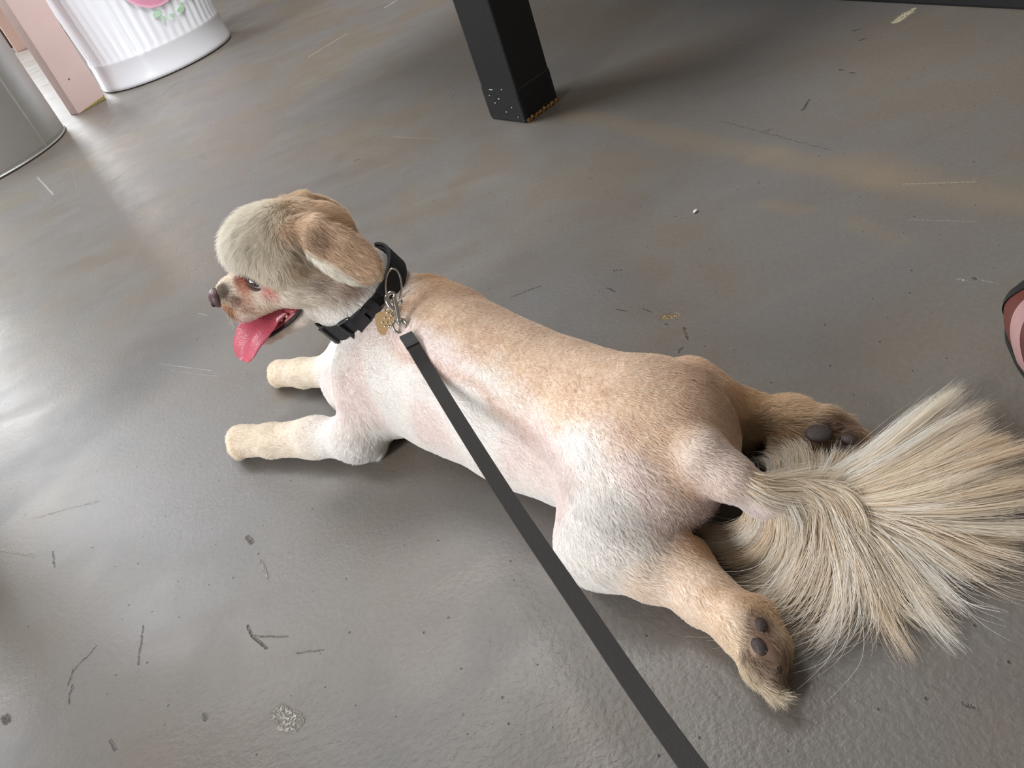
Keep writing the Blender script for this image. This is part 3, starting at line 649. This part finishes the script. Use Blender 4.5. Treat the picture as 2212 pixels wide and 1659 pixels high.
# ---- short coat as hair curves
def hair(name, PT, rad, col, m, parent, label=None):
    n, k, _ = PT.shape; cv = bpy.data.hair_curves.new(name); cv.add_curves([k]*n)
    cv.points.foreach_set('position', PT.astype(np.float32).ravel())
    ra = cv.attributes.get('radius') or cv.attributes.new('radius', 'FLOAT', 'POINT'); ra.data.foreach_set('value', rad.astype(np.float32).ravel())
    t = cv.attributes.new('tint', 'FLOAT_COLOR', 'CURVE'); t.data.foreach_set('color', np.hstack([col, np.ones((n, 1))]).astype(np.float32).ravel())
    o = bpy.data.objects.new(name, cv); C.objects.link(o); cv.materials.append(m); o.parent = parent
    tag(o, label, None, 'stuff'); return o
def fur_material():
    m = bpy.data.materials.new('fur'); m.use_nodes = True; nt = m.node_tree; N = nt.nodes; N.remove(N['Principled BSDF'])
    a = N.new('ShaderNodeAttribute'); a.attribute_name = 'tint'
    d_, t_, g_ = N.new('ShaderNodeBsdfDiffuse'), N.new('ShaderNodeBsdfTranslucent'), N.new('ShaderNodeBsdfGlossy')
    for q in (d_, t_): nt.links.new(a.outputs['Color'], q.inputs['Color'])
    g_.inputs['Roughness'].default_value = .45
    m1, m2 = N.new('ShaderNodeMixShader'), N.new('ShaderNodeMixShader'); m1.inputs[0].default_value = .42; m2.inputs[0].default_value = .05
    nt.links.new(d_.outputs[0], m1.inputs[1]); nt.links.new(t_.outputs[0], m1.inputs[2]); nt.links.new(m1.outputs[0], m2.inputs[1]); nt.links.new(g_.outputs[0], m2.inputs[2])
    nt.links.new(m2.outputs[0], N['Material Output'].inputs['Surface']); return m
furm = fur_material()
def grow(N, sel=None, lscale=1.0, rad0=.00016, jit=.35):
    pr = FA*(1-.98*np.clip(bare[Q].mean(1), 0, 1)); pr = pr*(V[Q[:, 0], 2] > .0025)
    if sel is not None: pr = pr*sel[Q].mean(1)
    f = rng.choice(len(Q), N, p=pr/pr.sum()); uv = rng.random((N, 2)); a, b = uv[:, :1], uv[:, 1:]
    q = Q[f]; W4 = [(1-a)*(1-b), a*(1-b), a*b, (1-a)*b]
    def it(X): return sum(W4[i]*(X[q[:, i]] if X.ndim > 1 else X[q[:, i]][:, None]) for i in range(4))
    root, nn, flo, ln, col, lf = it(V), it(VN), it(FL), it(LN)[:, 0], it(CO), it(LF)[:, 0]
    nn /= np.linalg.norm(nn, axis=1)[:, None]; ft = flo-nn*(flo*nn).sum(1)[:, None]; ft /= np.linalg.norm(ft, axis=1)[:, None]+1e-6
    # tufts: direction jitter shared by neighbours
    J = np.stack([vnoise(root, 110, 20+i)+.6*vnoise(root, 300, 30+i)-.8 for i in range(3)], 1)*1.1+rng.normal(0, .16, (N, 3))
    J -= nn*(J*nn).sum(1)[:, None]
    t_ = ft+J*jit*2; t_ /= np.linalg.norm(t_, axis=1)[:, None]+1e-6
    ln = ln*lscale*(.6+.6*rng.random(N))*(.75+.5*vnoise(root, 60, 44)); d0 = nn*(lf[:, None]+.15)+t_*.8; d0 /= np.linalg.norm(d0, axis=1)[:, None]
    d1 = nn*(lf[:, None]*.35-.05)+t_; d1 /= np.linalg.norm(d1, axis=1)[:, None]
    K = 4; PT = np.zeros((N, K, 3)); PT[:, 0] = root-nn*.0006
    for i in range(1, K):
        s = (i-.5)/(K-1); dd = d0*(1-s)+d1*s; PT[:, i] = PT[:, i-1]+dd*(ln/(K-1))[:, None]
    PT[:, :, 2] = np.maximum(PT[:, :, 2], .0006+.0004*rng.random((N, 1)))
    rad = rad0*np.array([1., .9, .65, .15])[None]*(.7+.6*rng.random((N, 1)))
    col = np.clip(col*(1+rng.normal(0, .05, (N, 1)))*(.93+.14*vnoise(root, 260, 51))[:, None]*1.04, 0, 4); col = col*np.minimum(1, .96/col.max(axis=1, keepdims=True))
    return PT, rad, col
hair('coat', *grow(NHAIR), furm, dog)
# longer wisps on feet, elbows, brow and muzzle
wis = (LN > .0085)*1.0
hair('wisps', *grow(int(NHAIR*.10), wis+1e-6, 1.35, .00013, .5), furm, dog)

# ---- nose, eye, tongue, mouth parts, pads
nm = mat('nose_leather', (92, 66, 68), .38, bump=.6, bump_scale=900, noise_amt=.2, noise_scale=300)
NC = hp(.0970, .001, .0005)
nose = obj('nose', *ball(NC, hf*.0085, hl*.0125, hu*.0105, 28, 18), nm, dog, True)
nd = mat('nostril_dark', (22, 14, 15), .6)
for s in (1, -1): obj('nostril', *ball(NC+hf*.0058+hl*.0062*s-hu*.0025, hf*.0028, hl*.0028, hu*.0032, 12, 8), nd, nose, True)
em_ = mat('eye_dark', (24, 19, 18), .22)
lm = mat('eye_rim', (92, 66, 62), .7)
iris = mat('iris_brown', (48, 36, 30), .2)
def mir(x, vec=False):
    q = x if vec else x-S0; r_ = q-2*ul*(q@ul); return r_ if vec else r_+S0
for s in (1, -1):
    c, n_, a_, b_ = (EYP, EYN, EYA, EYB) if s == 1 else (mir(EYP), mir(EYN, 1), mir(EYA, 1), mir(EYB, 1))
    ey = obj('eye', *ball(c-n_*.0012, a_*.0098, b_*.0062, n_*.0036, 28, 18), em_, dog, True)
    obj('iris', *ball(c-n_*.0009-a_*.0005, a_*.0052, b_*.0050, n_*.0035, 24, 14), iris, ey, True)
    V_, F_ = [], []; nk = 36
    for gx, gy, up_ in ((.0088, .0036, .0008), (.0092, .0042, .0026), (.0106, .0056, .0028), (.0128, .0080, .0010), (.0150, .0105, -.0025)):
        for k in range(nk):
            a = 2*math.pi*k/nk; x = math.cos(a); y = math.sin(a); y = y*(.75 if y > 0 else 1.15)*(1-.25*abs(x)**3)
            V_.append(c+a_*gx*x+b_*(gy*y-.0008)+n_*(up_-.0022*x*x))
    for r_ in range(4):
        for k in range(nk): F_.append((r_*nk+k, (r_+1)*nk+k, (r_+1)*nk+(k+1) % nk, r_*nk+(k+1) % nk))
    obj('eyelid', V_, F_, lm, ey, True)
tm_ = mat('tongue', (196, 88, 104), .38, noise_amt=.14, noise_scale=120, bump=.5, bump_scale=500, spec=.6)
tcen = [hp(.040, .002, -.048), hp(.056, .004, -.048), hp(.070, .008, -.0475), hp(.084, .012, -.052), hp(.096, .015, -.062), hp(.104, .017, -.073)]
TP = catmull(tcen, 26); tw = np.interp(np.linspace(0, 1, 26), [0, .3, .6, .85, .95, 1], [.012, .016, .0185, .0175, .013, .003])
Tt = np.gradient(TP, axis=0); Tt /= np.linalg.norm(Tt, axis=1)[:, None]
VV, FF = [], []; na = 24
for i in range(26):
    mixv = sm(.0, .6, i/25); wv = (hl*(1-mixv)+(hl*.80-hu*.60)*mixv); wv = wv-Tt[i]*(wv@Tt[i]); wv /= np.linalg.norm(wv); nv = np.cross(wv, Tt[i]); nv = nv*(1 if nv[2] > 0 else -1)
    for k in range(na):
        a = 2*math.pi*k/na; x = math.cos(a); y = math.sin(a); th = .0022
        VV.append(TP[i]+wv*tw[i]*x+nv*(th*math.copysign(abs(y)**.7, y)+.0035*x*x-(.0016*math.exp(-(x/.18)**2) if y > 0 else 0)))
for i in range(25):
    for k in range(na): FF.append((i*na+k, i*na+(k+1) % na, (i+1)*na+(k+1) % na, (i+1)*na+k))
FF += [tuple(range(na))[::-1], tuple(range(25*na, 26*na))]
obj('tongue', VV, FF, tm_, dog, True)
gum = mat('mouth_lining', (150, 66, 74), .35, noise_amt=.25, noise_scale=120, spec=.6)
lipm = mat('lip_black', (30, 23, 24), .6, bump=.8, bump_scale=700)
# lower jaw lip line, gum and teeth on the near side (mirrored for the far side)
tth = mat('tooth', (226, 212, 186), .3)
for s in (1, -1):
    lp = catmull([hp(.022, .0235*s, -.0400), hp(.034, .0190*s, -.0500), hp(.052, .0145*s, -.0570), hp(.068, .0105*s, -.0610), hp(.0795, .0040*s, -.0625)], 24)
    obj('lower_lip', *tube(lp, np.interp(np.linspace(0, 1, 24), [0, .2, .7, 1], [.0012, .0021, .0024, .0018]), 10, upv=tuple(hf)), lipm, dog, True)
    g_ = catmull([hp(.028, .017*s, -.0455), hp(.045, .0135*s, -.0525), hp(.062, .0095*s, -.0570), hp(.075, .0035*s, -.0590)], 16)
    gl = obj('gum', *tube(g_, .0034, 8, upv=tuple(hf)), gum, dog, True)
    for a_, hgt in ((2, .0035), (4, .005), (6, .0045), (8, .003), (10, .0028), (13, .0050)):
        q = g_[a_]; obj('tooth', *ball(q+hu*.003, hf*.0020, hl*.0015, hu*hgt, 8, 6), tth, gl, True)
obj('cheek_lining', *ball(hp(.030, .0, -.0430), hf*.012, hl*.0215, hu*.0050), gum, dog, True)
pdm = mat('paw_pad', (58, 45, 41), .6, bump=.45, bump_scale=700, noise_amt=.3, noise_scale=200)
for c, a_, b_, d_ in PADS:
    a_ *= .9; b_ *= .9
    sdv = np.cross(d_, (0, 0, 1.)); obj('paw_pad', *ball(c-np.array([0, 0, .0028]), sdv*a_, d_*b_, np.array([0, 0, .0034]), 18, 12), pdm, dog, True)

# ---- tail plume
def bundle(G, N, K=16, spread=.002, clump=26, seed=0):
    G = np.array([catmull([at(x, y, z) for x, y, z in g], K) for g in G]); r = np.random.default_rng(seed)
    tc = np.sort(r.random(clump)*(len(G)-1)); pick = r.integers(0, clump, N)
    t = tc[pick]+r.normal(0, .075, N); t = np.clip(t, 0, len(G)-1.001); i = t.astype(int); f = (t-i)[:, None, None]
    PT = G[i]*(1-f)+G[i+1]*f; s = np.linspace(0, 1, K)[None, :, None]
    tcv = tc[pick]; ic = np.clip(tcv, 0, len(G)-1.001).astype(int); fc = (tcv-ic)[:, None, None]; CT = G[ic]*(1-fc)+G[ic+1]*fc
    pull = .93*s**1.1*r.random((N, 1, 1))**.2; PT = PT*(1-pull)+CT*pull
    shared = r.normal(0, 1, (clump, 1, 3))[pick]*[.012, .012, .004]; PT = PT+shared*(s**1.5)+r.normal(0, 1, (N, 1, 3))*spread*[1, 1, .8]*(.6+1.2*s)
    ph = r.random((N, 1, 1))*6.28; PT = PT+r.normal(0, 1, (N, 1, 3))*.004*np.sin(s*4+ph)*s
    # random length: re-parametrise
    le = np.clip(1-.32*r.random(N)**2.2, .4, 1)*(.84+.18*r.random(clump))[pick]; le = np.minimum(le, 1); idx_ = le[:, None]*np.linspace(0, K-1.001, K)[None]; a = idx_.astype(int); f = (idx_-a)[..., None]
    PT = np.take_along_axis(PT, a[..., None].repeat(3, 2), 1)*(1-f)+np.take_along_axis(PT, np.minimum(a+1, K-1)[..., None].repeat(3, 2), 1)*f
    PT[:, :, 2] = np.maximum(PT[:, :, 2], .0012+.003*r.random((N, 1)))
    cc = r.random((clump, 1))[pick]*.75+r.random((N, 1))*.25
    col = lin((255, 247, 232))*(1-cc)+lin((246, 226, 200))*cc
    w_ = (r.random((clump, 1)) > .72)[pick]*.8; col = col*(1-w_)+lin((255, 252, 246))*w_
    rad = (.00017*(.7+.6*r.random((N, 1))))*np.interp(np.linspace(0, 1, K), [0, .1, .6, 1], [.7, 1, .8, .2])[None]
    return PT, rad, col
B = []
z1, z2, z3, z4 = .050, .042, .030, .012
B.append(bundle([
  [(1700, 1040, .055), (1790, 1020, .05), (1860, 980, .045), (1960, 900, .035), (2052, 836, .022)],
  [(1740, 1060, .055), (1830, 1035, .05), (1930, 975, .045), (2030, 905, .035), (2100, 862, .022)],
  [(1760, 1075, .050), (1860, 1050, .05), (1970, 1000, .045), (2080, 940, .035), (2160, 905, .022)],
  [(1770, 1085, .045), (1890, 1068, .045), (2010, 1030, .042), (2120, 985, .035), (2205, 950, .022)],
  [(1770, 1092, .045), (1900, 1085, .045), (2030, 1062, .042), (2130, 1030, .035), (2240, 1000, .022)],
  [(1770, 1098, .040), (1900, 1102, .04), (2030, 1095, .038), (2140, 1070, .03), (2250, 1040, .02)]], int(NTAIL*.34), seed=1, clump=34))
B.append(bundle([
  [(1800, 1100, .038), (1930, 1112, .035), (2050, 1112, .03), (2150, 1100, .022), (2240, 1085, .012)],
  [(1820, 1102, .036), (1940, 1122, .032), (2060, 1135, .025), (2150, 1140, .015), (2230, 1140, .008)],
  [(1830, 1104, .036), (1940, 1130, .03), (2050, 1160, .02), (2140, 1175, .012), (2212, 1185, .006)],
  [(1830, 1106, .034), (1930, 1140, .03), (2010, 1180, .02), (2080, 1220, .012), (2160, 1255, .006)],
  [(1830, 1108, .034), (1910, 1150, .03), (1970, 1210, .018), (2020, 1265, .01), (2075, 1320, .005)],
  [(1825, 1108, .034), (1890, 1160, .028), (1935, 1230, .016), (1970, 1290, .01), (2040, 1345, .005)],
  [(1815, 1108, .034), (1860, 1165, .028), (1890, 1250, .016), (1920, 1330, .01), (1985, 1400, .005)],
  [(1800, 1108, .034), (1820, 1180, .026), (1820, 1260, .014), (1815, 1340, .008), (1760, 1430, .004)]], int(NTAIL*.15), seed=2, clump=24))
B.append(bundle([
  [(1590, 1035, .070), (1620, 1080, .055), (1610, 1125, .035), (1560, 1150, .02), (1515, 1140, .012), (1503, 1115, .012)],
  [(1600, 1035, .072), (1650, 1085, .055), (1645, 1150, .035), (1590, 1190, .02), (1510, 1180, .010)],
  [(1600, 1030, .075), (1680, 1080, .06), (1690, 1160, .035), (1650, 1220, .018), (1560, 1245, .008)],
  [(1610, 1030, .075), (1710, 1065, .065), (1745, 1150, .035), (1700, 1240, .016), (1590, 1285, .007)],
  [(1620, 1035, .072), (1750, 1055, .062), (1795, 1130, .040), (1760, 1230, .016), (1650, 1310, .006)],
  [(1640, 1045, .068), (1780, 1050, .060), (1835, 1110, .045), (1815, 1220, .018), (1720, 1335, .006)],
  [(1660, 1055, .062), (1800, 1060, .055), (1850, 1130, .040), (1850, 1240, .016), (1800, 1350, .006)]], int(NTAIL*.23), seed=3, clump=34))
B.append(bundle([
  [(1610, 1045, .070), (1650, 1030, .055), (1660, 1005, .035), (1640, 985, .02), (1615, 995, .012)],
  [(1660, 1060, .060), (1700, 1040, .055), (1705, 1005, .04), (1690, 985, .025), (1655, 985, .014)],
  [(1700, 1065, .055), (1745, 1035, .055), (1752, 1000, .045), (1735, 975, .03), (1690, 965, .02)],
  [(1740, 1070, .055), (1790, 1045, .055), (1820, 1010, .045), (1850, 985, .03), (1900, 940, .02)]], int(NTAIL*.07), seed=4, clump=16))
# short hair along the tail ridge
B.append(bundle([
  [(1600, 1020, .088), (1640, 1040, .082), (1680, 1050, .070), (1760, 1055, .055), (1810, 1085, .045)],
  [(1600, 1045, .084), (1640, 1068, .075), (1670, 1075, .068), (1740, 1080, .052), (1800, 1110, .04)]], int(NTAIL*.05), seed=5, clump=14, spread=.003))
# loose stragglers curling across the fan
B.append(bundle([
  [(1700, 1080, .055), (1720, 1180, .035), (1690, 1260, .02), (1560, 1290, .008)],
  [(1760, 1090, .05), (1730, 1200, .035), (1640, 1290, .02), (1480, 1285, .010)],
  [(1780, 1090, .05), (1810, 1210, .03), (1760, 1330, .015), (1640, 1350, .012)],
  [(1790, 1100, .045), (1840, 1240, .03), (1850, 1340, .012), (1770, 1425, .004)],
  [(1820, 1100, .04), (1900, 1200, .03), (1960, 1330, .012), (2030, 1365, .004)],
  [(1840, 1100, .04), (1980, 1150, .03), (2110, 1230, .012), (2190, 1240, .006)],
  [(1840, 1095, .04), (2000, 1090, .04), (2120, 1030, .02), (2230, 1090, .01)]], int(NTAIL*.05), seed=6, clump=40, spread=.006))
PT = np.concatenate([b[0] for b in B]); rad = np.concatenate([b[1] for b in B]); col = np.concatenate([b[2] for b in B])
hair('tail_plume', PT, rad, col, furm, dog, 'long cream plume of the tail fanned out over the floor')
# stray whiskers on muzzle
WP = []
for i in range(46):
    s = 1 if i % 4 else -1; r0 = hp(.070+.026*random.random(), s*(.013+.006*random.random()), -.022+.026*random.random())
    d0 = hf*random.uniform(.0, .5)+hl*s*random.uniform(.3, .9)-hu*random.uniform(-.2, 1.0); d0 /= np.linalg.norm(d0); L_ = random.uniform(.006, .014)
    WP.append([r0+d0*L_*t-hu*.002*t*t for t in (0, .33, .66, 1)])
WP = np.array(WP); hair('whiskers', WP, np.full(WP.shape[:2], .00009), np.tile(lin((236, 220, 196)), (len(WP), 1)), furm, dog)

# ================================================================== COLLAR
CN = hu*.93+hf*.37; CN /= np.linalg.norm(CN); C1 = hl-CN*(hl@CN); C1 /= np.linalg.norm(C1); C2 = np.cross(CN, C1)   # C1: to the camera
if C2@hf < 0: C2 = -C2                                                                      # C2: to the throat
CC = NK+CN*.002
CA = np.linspace(0, 2*math.pi, 73); CRr = []
for a in CA:
    e_ = C1*math.cos(a)+C2*math.sin(a); r_ = .03
    while r_ < .085 and Dat(CC+e_*r_) < 0: r_ += .0005
    CRr.append(r_)
CRr = np.array(CRr); CRr = np.convolve(np.r_[CRr[-7:-1], CRr, CRr[1:7]], np.ones(9)/9, 'same')[6:-6]+.0022
def cpt(a, off=0, z=0):   # a=0 near side, 90 throat
    return CC+(C1*math.cos(a)+C2*math.sin(a))*(np.interp(a % (2*math.pi), CA, CRr)+off)+CN*z
def cnrm(a): return C1*math.cos(a)+C2*math.sin(a)
def band(a0, a1, hw, off, th, n=48):
    V, Fc = [], []; full = abs(a1-a0) > 6.28
    for i in range(n if full else n+1):
        a = a0+(a1-a0)*i/n
        for o, z in ((off, -hw), (off, hw), (off+th*.5, hw+.0005), (off+th, hw), (off+th, -hw), (off+th*.5, -hw-.0005)): V.append(cpt(a, o, z))
    m_ = n if full else n+1
    for i in range(n):
        j = (i+1) % m_
        for k in range(6): Fc.append((i*6+k, j*6+k, j*6+(k+1) % 6, i*6+(k+1) % 6))
    if not full: Fc += [tuple(range(6)), tuple(range(n*6, n*6+6))[::-1]]
    return V, Fc
web = mat('black_webbing', (26, 27, 30), .65, bump=1, bump_scale=900, noise_amt=.25, noise_scale=300)
pla = mat('black_plastic', (30, 32, 36), .32, spec=.6)
col_ = thing('collar', CC, 'black webbing collar with side release buckle around the neck of the dog', 'collar')
obj('strap', *band(0, 2*math.pi, .0105, 0, .0024, 96), web, col_)
obj('strap', *band(math.radians(-120), math.radians(-22), .0125, .0026, .0034, 40), web, col_, label='doubled webbing near the ring')
def cbox(a, hw_a, hz_, off, th, bev=.001):
    c = cpt(a, off+th/2, 0); n = cnrm(a); tg = -C1*math.sin(a)+C2*math.cos(a); return box(c, tg*hw_a, CN*hz_, n*th/2, bev)
d2 = math.radians
bk_ = obj('buckle', *merge(cbox(d2(10), .0085, .0130, .0022, .0060), cbox(d2(-6), .0060, .0115, .0022, .0050)), pla, col_, label='black plastic side release buckle')
obj('prong', *merge(*[box(cpt(d2(2), .0075, z), (-C1*math.sin(0)+C2)*.006, CN*.0022, cnrm(0)*.0014, .0006) for z in (-.0100, .0100)]), pla, bk_)
fr = [cpt(d2(24)+da, .0048, z) for da, z in ((-.12, -.0135), (.11, -.0135), (.11, .0135), (-.12, .0135))]
fr = np.vstack([np.linspace(fr[i], fr[(i+1) % 4], 6)[:-1] for i in range(4)])
obj('slider', *tube(fr, .0019, 8, True, upv=tuple(cnrm(d2(24)))), pla, col_, label='black plastic strap slider frame')
obj('keeper', *cbox(d2(62), .0040, .0125, .0018, .0040), pla, col_)
metal = mat('polished_steel', (200, 196, 188), .18, metal=1.0)
brass = mat('gilt_tag', (206, 172, 128), .45, metal=.35, noise_amt=.12, noise_scale=200, bump=.4, bump_scale=500)
zr = .145
def ring_pts(c, ax, ay, n=36): return [c+ax*math.cos(2*math.pi*i/n)+ay*math.sin(2*math.pi*i/n) for i in range(n)]
vdir = -(R@np.array([0, 0, 1.]))                          # rough outward direction for flat hanging metal
DR = SD(838, 650, .010)
RG = atd(850, 618, DR)
ax_ = (atd(850, 580, DR)-atd(856, 655, DR))/2; ay_ = (atd(868, 612, DR)-atd(834, 620, DR))/2
obj('d_ring', *tube(ring_pts(RG, ax_, ay_), .0011, 8, True, upv=tuple(vdir)), metal, col_, True, label='thin silver ring')
# tag
DT = SD(836, 697, .006)
TC = atd(836, 697, DT); tx = atd(858, 693, DT)-TC; ty = TC-atd(842, 670, DT+.002)
tx /= np.linalg.norm(tx); ty -= tx*(ty@tx); ty /= np.linalg.norm(ty); tn = np.cross(tx, ty); tn *= np.sign(tn@vdir)
V_, F_ = [], []; nn_ = 40
for o in (-.0008, .0008):
    for i in range(nn_):
        a = 2*math.pi*i/nn_; x = math.copysign(abs(math.cos(a))**.55, math.cos(a))*.0108; y = math.copysign(abs(math.sin(a))**.55, math.sin(a))*.0118
        x *= 1-.10*(y/.0118); V_.append(TC+tx*x+ty*y+tn*o)
F_ = [(i, (i+1) % nn_, nn_+(i+1) % nn_, nn_+i) for i in range(nn_)]+[tuple(range(nn_))[::-1], tuple(range(nn_, 2*nn_))]
tg_ = thing('name_tag', TC, 'small tan rounded metal tag hanging below the black collar', 'tag')
obj('tag_plate', V_, F_, brass, tg_)
obj('embossing', *merge(*[ball(TC+tx*x+ty*y+tn*.0009, tx*.0013, ty*.0009, tn*.0004, 8, 5) for x, y in ((-.001, -.005), (.004, -.004), (-.002, .003), (.002, .004), (.0005, .0), (-.004, -.001), (.004, .001))]), metal, tg_)
obj('tag_ring', *tube(ring_pts(TC-ty*.0125+tx*.003, tx*.0028, ty*.0032+tn*.001, 20), .0006, 6, True, upv=tuple(tn)), metal, tg_, True)

# ================================================================== LEASH
DH = min(DR, SD(862, 700, .009), DT-.004); d0 = DH
lsh = thing('leash', atd(880, 725, DH), 'black webbing leash clipped to the collar and running to the lower edge', 'leash')
ctrl = [atd(x, y, min(d0+(.42-d0)*f, SD(x, y, .009))) for x, y, f in ((876, 722, 0), (893, 748, .035), (930, 810, .12), (1010, 940, .28), (1110, 1097, .46), (1260, 1318, .69), (1370, 1480, .84), (1500, 1662, 1.), (1640, 1850, 1.15))]
LPp = catmull(ctrl, 90); Tn = np.gradient(LPp, axis=0); Tn /= np.linalg.norm(Tn, axis=1)[:, None]
wds = []
for i, (p_, t_) in enumerate(zip(LPp, Tn)):
    vd = EYE-p_; vd /= np.linalg.norm(vd); s_ = np.cross(t_, vd+np.array([.15, -.1, .25])); wds.append(s_/np.linalg.norm(s_))
def strap(idx, hw, th, lift=0):
    V, Fc = [], []
    for i in idx:
        n_ = np.cross(wds[i], Tn[i]); 
        if n_@(EYE-LPp[i]) < 0: n_ = -n_
        for x, y in ((-hw, -th), (hw, -th), (hw+.0004, 0), (hw, th), (-hw, th), (-hw-.0004, 0)): V.append(LPp[i]+wds[i]*x+n_*(y+lift))
    m_ = len(idx)
    for i in range(m_-1):
        for k in range(6): Fc.append((i*6+k, i*6+(k+1) % 6, (i+1)*6+(k+1) % 6, (i+1)*6+k))
    Fc += [tuple(range(6)), tuple(range((m_-1)*6, m_*6))[::-1]]; return V, Fc
lweb = mat('leash_webbing', (36, 31, 28), .75, bump=.4, bump_scale=1400, noise_amt=.2, noise_scale=500)
obj('strap', *strap(range(4, 90), .0060, .0009), lweb, lsh)
obj('stitched_sleeve', *strap(range(1, 12), .0063, .0020), mat('rubber_sleeve', (22, 21, 22), .6), lsh, label='wider black sleeve where the strap is stitched')
def PD(x, y, d=None): return atd(x, y, DH if d is None else d)
sw = obj('swivel_eye', *tube([PD(864+15*math.cos(a), 704+15*math.sin(a), DH) for a in np.linspace(0, 2*math.pi, 29)[:-1]], .0014, 8, True, upv=tuple(vdir)), metal, lsh, True)
obj('swivel_pin', *ball(PD(864, 697), tx*.0032, ty*.0032, tn*.0032, 16, 10), metal, lsh, True)
hk = obj('snap_hook', *tube(catmull([PD(862, 694), PD(858, 672), PD(854, 655), PD(851, 640)], 16), np.linspace(.0027, .0021, 16), 12, upv=tuple(vdir)), metal, lsh, True)
obj('hook_jaw', *tube(catmull([PD(851, 668), PD(842, 662), PD(836, 650), PD(836, 640), PD(843, 633), PD(851, 634), PD(853, 642)], 30), np.interp(np.linspace(0, 1, 30), [0, .3, 1], [.0020, .0026, .0013]), 10, upv=tuple(vdir)), metal, hk, True)
obj('thumb_knob', *tube([PD(856, 656), PD(864, 653)], .0012, 8, upv=tuple(vdir)), metal, hk, True)
obj('collar_nub', *ball(PD(866, 652), tx*.0022, ty*.0030, tn*.0020, 12, 8), metal, hk, True)
obj('spur', *tube(catmull([PD(853, 668), PD(849, 675), PD(845, 680), PD(849, 683), PD(853, 680)], 14), .0011, 8, upv=tuple(vdir)), metal, hk, True)
